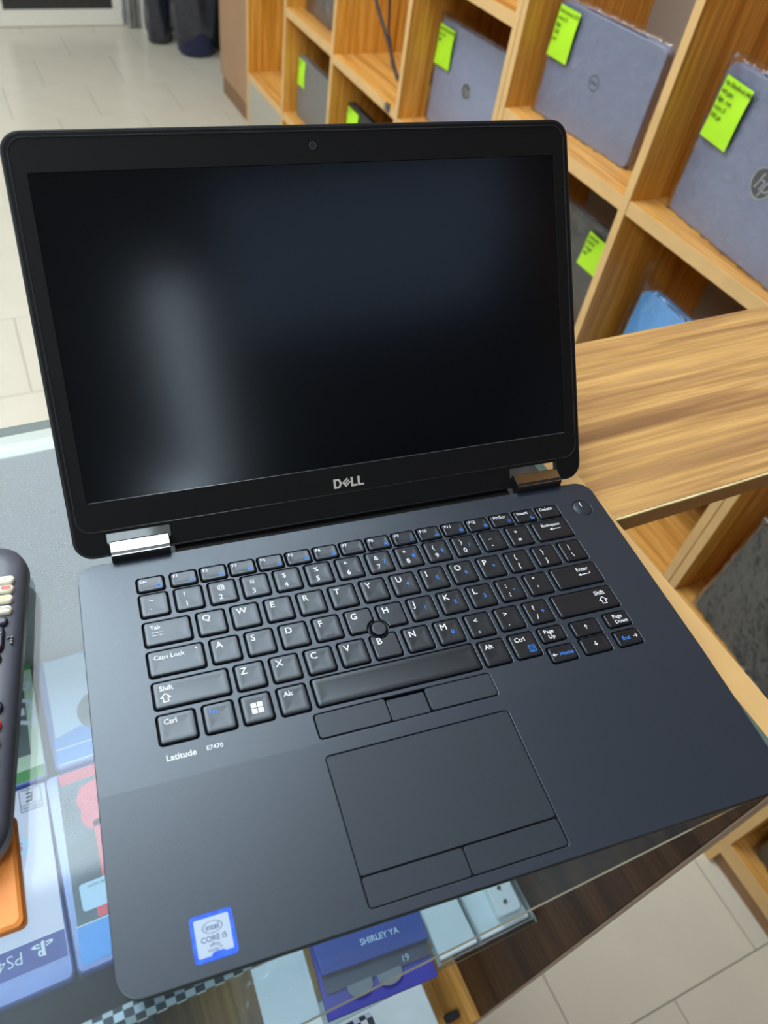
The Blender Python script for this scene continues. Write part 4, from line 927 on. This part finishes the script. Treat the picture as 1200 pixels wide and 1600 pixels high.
# hinges
for x0, x1 in ((20.0, 53.2), (280.4, 313.2)):
    b = MB(); prof = [(138.4, -3), (138.4, 4.6), (139.3, 6.0), (147.5, 7.4), (149.6, 6.2), (150.0, -3)]
    b.loft([[(x0, y, z) for y, z in prof], [(x1, y, z) for y, z in prof]], 0)
    h_ = lb(b, 'hinge', [mat('hinge_black', (22, 22, 24), 0.35)], bevel=0.0002)
    b = MB(); b.add([(x0 + .2, 138.9, 5.85), (x1 - .2, 138.9, 5.85), (x1 - .2, 147.5, 7.6), (x0 + .2, 147.5, 7.6), (x0 + .2, 139.3, 5.2), (x1 - .2, 139.3, 5.2), (x1 - .2, 147.5, 6.8), (x0 + .2, 147.5, 6.8)], [(0, 1, 2, 3), (4, 7, 6, 5), (0, 4, 5, 1), (1, 5, 6, 2), (2, 6, 7, 3), (3, 7, 4, 0)]); lb(b, 'hinge_cap', chrome_m, parent=h_)
b = MB(); b.box(56, 278, 139.8, 147, -9, -3.5); lb(b, 'hinge_cover', hole_m)

# lid: its own frame (x, along the lid, out of the screen)
A = math.radians(52.847)
lid_root = curve_panel(rr(0, 334, -33.2, 197, 11, 10), [rr(18.6, 54.8, -26.6, -19.6, 0.8, 2), rr(279.2, 315.4, -26.6, -19.6, 0.8, 2)], -6.2, -0.9, 0.7, 2)
lid_root.xf(lambda x, y, z: (x * MM, y * MM, z * MM)); lid = lid_root.build('lid', lidrim_m, lap, (0, 0.16439, (25.288 + H0) * MM), (A, 0, 0))
def ll(b, name, mats, smooth=False): b.xf(lambda x, y, z: (x * MM, y * MM, z * MM)); return b.build(name, mats, lid, smooth=smooth)
bz = curve_panel(rr(1.6, 332.4, -31.5, 195.4, 9.5, 10), [rr(11.5, 322.6, -0.4, 175.7, 0.9, 3), rr(18.6, 54.8, -26.6, -19.6, 0.8, 2), rr(279.2, 315.4, -26.6, -19.6, 0.8, 2)], -1.3, -0.15, 0.25, 1)
ll(bz, 'bezel', bezel_m)
b = MB(); b.box(9, 325, -3, 178, -2.4, -0.65); ll(b, 'screen', screen_m)
b = MB(); b.box(12, 322, -0.75, -0.35, -0.5, 0.02); ll(b, 'bezel_lip_highlight', mat('bezel_lip_highlight_grey', (120, 122, 128), 0.2, metal=0.6))  # light grey lip: the bevel highlight is put into its colour
gk = curve_panel(rr(3.4, 330.6, -17.9, 193.6, 8.6, 10), [rr(4.3, 329.7, -17.1, 192.8, 7.8, 10)], -0.4, 0.12, 0.12, 1); ll(gk, 'gasket', gasket_m)
b = MB(); draw_dell(b, 0, 166.7, -11.3, 19.8, 0.02); ll(b, 'emblem', logo_m)
b = MB(); b.flat(rr(163.4, 169.0, 182.4, 188.4, 0.8, 3), -0.12, 0); b.join(ring(0.0001, 1.6, -0.10, 166.2, 185.4, 20), 1); b.join(ring(1.7, 2.1, -0.08, 166.2, 185.4, 20), 2); ll(b, 'webcam', [hole_m, mat('webcam_lens', (40, 42, 48), 0.1), mat('webcam_ring', (74, 76, 80), 0.3)])
b = MB()
for x in (141.5, 174.9, 191.2): b.flat(circ(x, 185.1, 0.5, 10), -0.12)
ll(b, 'microphone_holes', hole_m)
b = MB(); b.box(120, 214, -30, -29.6, -6.4, -6.2); ll(b, 'vent_strip', hole_m)
